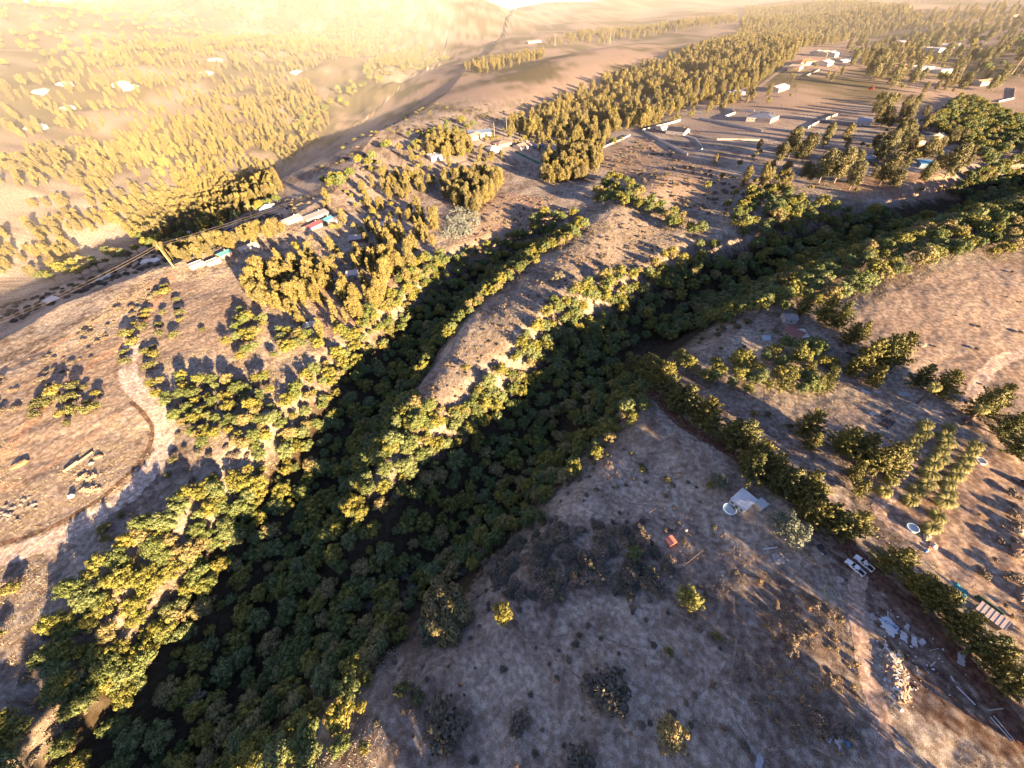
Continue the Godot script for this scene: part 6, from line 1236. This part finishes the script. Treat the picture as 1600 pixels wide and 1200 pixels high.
func _ready() -> void:
	rng.seed = 20
	cam = Camera3D.new()
	cam.name = "camera"
	var right := Vector3(0.996195, -0.061197, 0.062057)
	var up := Vector3(0.087156, 0.699481, -0.709317)
	cam.transform = Transform3D(Basis(right, up, right.cross(up)), EYE)
	cam.fov = 91.94; cam.near = .5; cam.far = 16000
	add_child(cam)
	cam.current = true
	var env := Environment.new()
	env.background_mode = Environment.BG_SKY
	var sk := ProceduralSkyMaterial.new()
	sk.sky_top_color = Color(.45, .55, .78); sk.sky_horizon_color = Color(.80, .82, .83)
	sk.sky_curve = .14
	sk.ground_bottom_color = Color(.30, .25, .2); sk.ground_horizon_color = Color(.86, .80, .78)
	sk.sun_angle_max = 2.0
	env.sky = Sky.new()
	env.sky.sky_material = sk
	env.background_energy_multiplier = SKY_POWER
	env.tonemap_mode = Environment.TONE_MAPPER_LINEAR
	env.tonemap_exposure = EXPOSURE
	env.volumetric_fog_enabled = true
	env.volumetric_fog_density = 0.0
	env.sdfgi_enabled = true; env.ssao_enabled = true; env.ssil_enabled = true
	var we := WorldEnvironment.new()
	we.name = "environment"; we.environment = env
	add_child(we)
	var sun := DirectionalLight3D.new()
	sun.name = "sun"
	sun.light_color = Color(1.0, .85, .665); sun.light_energy = 1.6; sun.light_angular_distance = .5; sun.shadow_enabled = true
	sun.basis = Basis.looking_at(Vector3(-.604, -tan(deg_to_rad(SUN_HIGH)), -.797).normalized())
	add_child(sun)
	nz.seed = 3; nz.frequency = .022; nz.fractal_octaves = 4
	nf.seed = 9; nf.frequency = .11; nf.fractal_octaves = 3
	tex_soil = noise_tex(.03, .68, 1.0, 4, 1024, .05)
	tex_soil2 = noise_tex(.02, .74, 1.0, 8, 1024, .05)
	tex_wear = noise_tex(.02, .72, 1.0, 14, 512, .04)
	build_terrain()
	haze_bank(Vector3(-8200, -120, -9600), Vector3(-150, 560, -520), HAZE * 1.1, "golden haze lying over the far left hills")
	haze_bank(Vector3(-149, -120, -9600), Vector3(8200, 560, -520), HAZE * .42, "thin pale haze lying over the far plain")
	haze_bank(Vector3(-8200, -120, -519), Vector3(-345, 560, 380), HAZE * 2.0, "golden haze lying in the valley beyond the left ridge")
	print("terrain")
	for e in RIBBONS:
		ribbon(e[0], e[1], e[2], e[3], e[4], e[5], e[6])
	print("roads")
	for e in HOUSES: house(e)
	for e in WALLS: wall_run(e[0], e[1], e[2], e[3], e[4], e[5])
	for e in FENCES: post_fence(e[0], e[1], e[2], e[3], e[4])
	for e in POOLS: round_pool(e[0], e[1], e[2], e[3], e[4], e[5], e[6], e[7])
	for e in VEHICLES: vehicle(e[0], e[1], e[2], e[3], e[4], e[5], e[6])
	for e in SHEETS: sheet(e[0], e[1], e[2], e[3], e[4], e[5], e[6], e[7])
	for e in SACKS: sack(e[0], e[1], e[2], e[3], e[4], e[5], e[6])
	for e in RUBBLE: rubble_patch(e[0], e[1], e[2], e[3], e[4], e[5], e[6])
	litter()
	for e in BARS: bar(e[0], e[1], e[2], e[3], e[4], e[5], e[6], e[7])
	for e in POLES: pole(e[0], e[1], e[2], e[3], e[4], e[5], e[6], e[7])
	rubble()
	wires()
	print("built things")
	plants()
	print("plants")

func haze_bank(lo: Vector3, hi: Vector3, density: float, label: String) -> void:
	var f := FogVolume.new()
	f.name = numbered("haze")
	f.shape = RenderingServer.FOG_VOLUME_SHAPE_BOX
	f.size = hi - lo; f.position = (lo + hi) * .5
	var fm := FogMaterial.new()
	fm.density = density; fm.albedo = Color(1, 1, .98)
	f.material = fm
	add_child(f)
	tag(f, label, "", "", "stuff")
func rubble() -> void:
	var o := thing("rubbish_heap", at(HEAP[0]), 0, "long heap of pale rubble and rubbish beside the dirt track", "heap")
	var r := RandomNumberGenerator.new()
	r.seed = 77
	var base := MB.new()
	var ax := HEAP[1] - HEAP[0]
	var sd := Vector2(-ax.y, ax.x).normalized()
	var nu := 44
	var nv := 22
	for a in nu + 1:
		for b in nv + 1:
			var u := lerpf(-.14, 1.14, float(a) / nu)
			var t := lerpf(-1, 1, float(b) / nv)
			var wd := 3.0 * sqrt(maxf(0, 1 - pow(u * 2 - 1, 2) / 1.7))
			var c := HEAP[0] + ax * u + sd * t * wd + Vector2(nz.get_noise_2d(a * 8, b * 8), nz.get_noise_2d(b * 8, a * 8)) * 1.2
			var hh := maxf(0, 1 - t * t) * maxf(0, 1 - pow(u * 2 - 1, 4) / 2.7) * (1.0 + .9 * nf.get_noise_2d(c.x * 7, c.y * 7) + .5 * nz.get_noise_2d(c.x * 12, c.y * 12))
			base.v.append(at(c, hh - .12) - o.position)
			base.n.append(Vector3.UP); base.c.append(Color.WHITE)
	var full := MB.new()
	for a in nu:
		for b in nv:
			var k0 := a * (nv + 1) + b
			full.tri(base.v[k0], base.v[k0 + nv + 2], base.v[k0 + 1]); full.tri(base.v[k0], base.v[k0 + nv + 1], base.v[k0 + nv + 2])
	base = full
	part("soil", base.mesh(worn("heap_soil", Color(.36, .27, .19), 1.0, 0, .5)), o)
	var cols := [Color(.55, .48, .38), Color(.42, .33, .24), Color(.62, .6, .58), Color(.35, .42, .5), Color(.5, .36, .2), Color(.12, .13, .17), Color(.58, .5, .42)]
	for k in 260:
		var u := r.randf()
		var c := HEAP[0].lerp(HEAP[1], u) + Vector2(r.randfn() * 1.3, r.randfn() * 1.0)
		var m := MB.new()
		m.box(Vector3.ZERO, Vector3(r.randf_range(.2, 1.3), r.randf_range(.06, .4), r.randf_range(.15, .7)), Color.WHITE, r.randf() * TAU, r.randfn() * .3)
		var p := part(["board", "block", "scrap"][k % 3], m.mesh(mat("junk%d" % (k % 7), cols[k % 7], .8)), o)
		var off := c - HEAP[0].lerp(HEAP[1], clampf(u, 0, 1))
		p.position = at(c, maxf(.08, 1.0 - off.length() * .42)) - o.position
	var ring := MB.new()
	var pts := []
	var rd := []
	for i in 61:
		var a := i * .42
		pts.append(Vector3(cos(a) * (1.1 + .07 * sin(i)), .12 + i * .008, sin(a) * 1.1)); rd.append(.05)
	ring.tube(pts, rd, 6)
	var h := part("hose_coil", ring.mesh(mat("hose_yellow", Color(.5, .36, .06), .5)), self)
	h.position = at(COIL)
	tag(h, "yellow hose coiled at the head of the rubble heap", "hose")
	var ring2 := part("hose_coil", ring.mesh(mat("hose_green", Color(.36, .38, .16), .6)), self)
	ring2.position = at(COIL2); ring2.scale = Vector3(1.3, .8, 1.5)
	tag(ring2, "tangled greenish hose lying in the dry grass near the pickups", "hose")
func wires() -> void:
	var top := at(PYLON) + Vector3(0, 11.5 * S - .6, 0)
	var turn := Basis(Vector3.UP, 1.1)
	for k in 6:
		var off := turn * Vector3((k % 3 - 1) * 1.15, -1.4 * (k / 3), 0)
		var side := ["outer", "middle", "inner"][k % 3] as String
		var lev := ["upper", "lower"][k / 3] as String
		wire(top + off, at(WIRE_A) + Vector3(0, 10 * S, 0) + off, 4.0, "%s %s power line running from the tall pole down the ridge" % [lev, side])
		wire(top + off, at(WIRE_B) + Vector3(0, 10 * S, 0) + off, 5.0, "%s %s power line running from the tall pole over the houses" % [lev, side])
func plants() -> void:
	var G := Color(.075, .10, .028)
	var tints := [Color(.15, .15, .026), Color(.095, .122, .03), Color(.185, .168, .028), Color(.19, .16, .06), Color(.12, .148, .05)]
	for i in 5:
		make_broadleaf("wood%d" % i, 100 + i, 2.9, 6.4, tints[i], 30 + i * 2, 75, .2, .95)
	make_broadleaf("grey0", 120, 2.4, 4.2, Color(.17, .155, .10), 26, 50, .2, .75)
	make_broadleaf("olive0", 130, 3.6, 6.0, Color(.105, .125, .085), 36, 90, .2, .8)
	make_broadleaf("olive1", 131, 3.4, 5.6, Color(.10, .12, .07), 34, 90, .2, .8)
	for i in 4:
		make_eucalyptus("gum%d" % i, 200 + i, 14.0, 3.1 + .4 * i, [Color(.17, .145, .046), Color(.155, .138, .05), Color(.185, .155, .046), Color(.15, .13, .055)][i], 26 + i * 2, 150, .3, .14)
	for i in 2:
		make_eucalyptus("biggum%d" % i, 210 + i, 18.0, 5.2, [Color(.125, .12, .05), Color(.115, .105, .045)][i], 34, 130, .42, .22)
	make_eucalyptus("highgum", 220, 21.0, 3.4, Color(.125, .12, .05), 22, 120, .42, .6)
	for i in 2:
		make_eucalyptus("poplar%d" % i, 230 + i, 13.0, 2.0, [Color(.185, .155, .044), Color(.17, .148, .046)][i], 22, 135, .26, .08)
	for i in 4:
		make_pine("pine%d" % i, 300 + i, 9.0, 3.0 + .25 * i, [Color(.115, .11, .022), Color(.125, .118, .022), Color(.095, .10, .025), Color(.12, .11, .022)][i], 11)
	for i in 3:
		make_palm("palm%d" % i, 400 + i, 1.6 + i * .5, 3.0, Color(.16, .15, .035))
	for i in 3:
		make_shrub("green%d" % i, 500 + i, 1.2, 1.5, [Color(.10, .105, .028), Color(.15, .135, .028), Color(.085, .09, .032)][i], 9, 60, .16, Color(.14, .11, .08))
	for i in 3:
		make_shrub("dry%d" % i, 510 + i, 1.2, 1.1, [Color(.12, .105, .075), Color(.165, .13, .09), Color(.085, .082, .055)][i], 11, 50, .14, Color(.20, .165, .13))
	make_broadleaf("brown0", 150, 6.0, 8.5, Color(.13, .115, .045), 70, 170, .36, .8)
	make_broadleaf("redleaf", 140, 2.0, 4.0, Color(.26, .05, .035), 12, 120, .22, .9)
	make_palm("tallpalm", 410, 8.5, 2.4, Color(.16, .15, .035))
	make_pine("fir", 310, 11.0, 3.4, Color(.13, .13, .03), 9)
	make_shrub("gold0", 520, .7, .55, Color(.30, .21, .10), 6, 30, .12, Color(.3, .23, .15))
	var t := MB.new()
	var r := RandomNumberGenerator.new()
	r.seed = 61
	for i in 16:
		var a := r.randf() * TAU
		var o := Vector3(r.randfn() * .22, -.03, r.randfn() * .22)
		var d := Vector3(cos(a) * .2, r.randf_range(.18, .42), sin(a) * .2)
		var w := Vector3(-sin(a), 0, cos(a)) * .05
		t.tri(o - w, o + w, o + d, Color(.42, .35, .24) * r.randf_range(.75, 1.2))
	crowns["tuft"] = t.mesh(vmat("straw", .9, .3))
	var sd := 1
	# single plants picked out one by one
	for e in SINGLES:
		plant(e[0], e[1], e[2], e[3], e[4], e[5], e[6], e[7] if e.size() > 7 else "")
	cactus()
	# rows
	for e in ROWS:
		var rr := RandomNumberGenerator.new()
		rr.seed = 900 + sd
		sd += 1
		var line: PackedVector2Array = e[2]
		for i in line.size() - 1:
			var n := maxi(1, roundi(line[i].distance_to(line[i + 1]) / (e[3] * S)))
			for k in n:
				var p: Vector2 = line[i].lerp(line[i + 1], (k + .5) / n) + Vector2(rr.randfn(), rr.randfn()) * e[6] * S
				var ids: Array = e[1]
				var k2 := rr.randf()
				plant(e[0], ids[rr.randi() % ids.size()], p, lerpf(e[4], e[5], k2), rr.randf() * TAU, "%s %s" % ["short" if k2 < .33 else "middling" if k2 < .7 else "tall", e[7]], e[8], e[9])
	# woods, plantations and scrub
	var by := {}
	var yards := []      # no trees inside a house or pressed against its front
	for e in HOUSES:
		var c := Vector2(e[3], e[4])
		yards.append([c - c.normalized() * minf(6, e[7] * .6), pow(maxf(e[6], e[7]) * .58 + 2.5, 2)])
	for e in ZONES:
		sd += 1
		var rr := RandomNumberGenerator.new()
		rr.seed = 1500 + sd
		for p: Vector2 in scatter(e[2], e[3] * S, 70 + sd, e[4]):
			var w := at(p)
			if not in_frame(w + Vector3(0, 4, 0), 1.25): continue
			var free := true
			for y in yards:
				if p.distance_squared_to(y[0]) < y[1]:
					free = false
					break
			if not free: continue
			var ids: Array = e[1]
			var k := rr.randf()
			var ent := [w.distance_to(EYE) / S / lerpf(e[5], e[6], k), p, ids[rr.randi() % ids.size()], lerpf(e[5], e[6], k), rr.randf() * TAU, "%s %s" % ["small" if k < .33 else "medium" if k < .7 else "large", e[7]], e[8], e[9], rr.randf_range(.85, 1.15), in_frame(w + Vector3(0, 3, 0), 1.02)]
			if TONES.has(ent[2]): ent[5] = ent[5].replace("dark green", TONES[ent[2]]).replace("tree", TONES[ent[2]] + " tree" if not "dark green" in ent[5] else "tree")
			by.get_or_add(e[0], []).append(ent)
	for kind in by:
		var list: Array = by[kind]
		list.sort_custom(func(a, b): return a[0] < b[0])
		var made := 0
		var rest := {}
		for e in list:
			if e[9] and made < (300 if kind != "dry_bush" else 240):
				made += 1
				if e[0] < 260:
					plant(kind, e[2], e[1], e[3], e[4], e[5], e[6], e[7], true, e[8])
				else:
					var o := part(kind, whole(e[2]), self)
					o.position = at(e[1], -.2 * e[3]); o.rotation.y = e[4]; o.scale = Vector3(e[3], e[3] * e[8], e[3]) * S
					tag(o, e[5], e[6], e[7])
			else:
				rest.get_or_add(e[2], []).append([e[1], e[3] * S, e[8], Color.WHITE * rng.randf_range(.85, 1.12)])
		print(kind, " ", list.size(), " single ", made)
		if rest.size():
			var o := Node3D.new()
			o.name = numbered({"evergreen_tree": "woodland", "eucalyptus_tree": "plantation", "green_bush": "shrubbery", "dry_bush": "undergrowth"}.get(kind, "vegetation"))
			add_child(o)
			tag(o, {"evergreen_tree": "farther evergreen trees of the ravine woods", "eucalyptus_tree": "distant eucalyptus woods on the plateau and slopes", "green_bush": "scattered green scrub on the far slopes", "dry_bush": "mass of dry low bushes over ridge and fields"}.get(kind, "far plants on the slopes"), "", "", "stuff")
			for id in rest:
				multi_in(o, id, rest[id])
	# dry grass
	var tf := []
	var rr := RandomNumberGenerator.new()
	rr.seed = 4242
	for i in GRASS_N:
		var p := Vector2(rr.randf_range(-250, 300), rr.randf_range(-350, 42))
		if not in_frame(Vector3(p.x, 0, p.y), 1.1): continue
		if nz.get_noise_2d(p.x * 3, p.y * 3) + nf.get_noise_2d(p.x * 2, p.y * 2) * .7 < -.1 or carve(p.x, p.y) > 4000.: continue
		var ok := true
		for q in BARE:
			if inside(p, q): ok = false
		if ok: tf.append([p, rr.randf_range(.8, 2.0), rr.randf_range(.7, 1.3), Color.WHITE * rr.randf_range(.4, 1.3)])
	multi("dry_grass", "tuft", tf, "tufts of dry straw-coloured grass over the fields")
	print("grass ", tf.size())
func multi_in(o: Node3D, id: String, list: Array) -> void:
	multi("foliage", id, list, "")
	var m := get_child(get_child_count() - 1)
	remove_child(m)
	m.name = "foliage"
	o.add_child(m, true)
func cactus() -> void:   # a thicket of prickly pear: flat oval pads stacked at all angles
	var c := Vector2.ZERO
	for q in CACTUS: c += q / CACTUS.size()
	var o := thing("cactus_patch", at(c), 0, "round patch of grey-blue prickly pear cactus below the village", "cactus")
	var r := RandomNumberGenerator.new()
	r.seed = 88
	var m := MB.new()
	for p in scatter(CACTUS, 1.3, 33, .6):
		var b := at(p) - o.position
		for k in 7:
			var d := Vector3(r.randfn(), absf(r.randfn()) + .5, r.randfn()).normalized()
			var s := Vector3(d.z, 0, -d.x).normalized() * .28
			var n := s.cross(d).normalized() * .05
			var h := b + Vector3(r.randfn() * .5, r.randf() * 2.4 - .1, r.randfn() * .5)
			var kk := r.randf_range(.8, 1.2)
			var cc := Color(.24 * kk, .27 * kk, .22 * kk)
			var u := d * .62
			m.quad(h + n, h + u * .5 + s + n, h + u + n, h + u * .5 - s + n, n.normalized(), cc)
			m.quad(h - n, h + u * .5 - s - n, h + u - n, h + u * .5 + s - n, -n.normalized(), cc)
	part("pads", m.mesh(vmat("pad", .5)), o)
func rubble_patch(called: String, p: Vector2, w: float, d: float, n: int, col: Color, label: String) -> void:   # broken stone and earth lying about
	var o := thing(called, at(p), 0, label, "rubble")
	var r := RandomNumberGenerator.new()
	r.seed = int(p.x * 7 + p.y * 3) + 999
	var shapes := []
	for k in 5:
		shapes.append(lump(p, Vector3(r.randf_range(.8, 1.3), r.randf_range(.5, .8), r.randf_range(.7, 1.1)), 300 + k, .7, .35).mesh(worn("rub%s%d" % [col.to_html(), k], col * Color(1, 1, 1) * r.randf_range(.75, 1.2), .95, 0, .6)))
	for k in n:
		var q := Vector2(r.randfn() * w * .28, r.randfn() * d * .28)
		var s := part("stone", shapes[k % 5], o)
		s.position = at(p + q) - o.position
		s.rotation.y = r.randf() * TAU
		s.scale = Vector3.ONE * r.randf_range(.35, 1.5) * (1.3 - q.length() / (w + d))
func litter() -> void:   # scraps of plastic and paper strewn over the dark soil by the heap
	var o := thing("litter", at(LITTER[0]), 0, "small scraps of litter strewn round the rubbish heap", "")
	o.set_meta("kind", "stuff")
	var r := RandomNumberGenerator.new()
	r.seed = 515
	for c in 3:
		var m := MB.new()
		for k in 26:
			var p := LITTER[r.randi() % LITTER.size()] + Vector2(r.randfn(), r.randfn()) * 3.2
			m.box(at(p, .06) - o.position, Vector3(r.randf_range(.12, .6), r.randf_range(.03, .12), r.randf_range(.1, .4)), Color.WHITE, r.randf() * TAU, r.randfn() * .2)
		part("scraps", m.mesh(mat("scrap%d" % c, [Color(.6, .6, .62), Color(.42, .48, .55), Color(.3, .26, .22)][c], .7)), o)
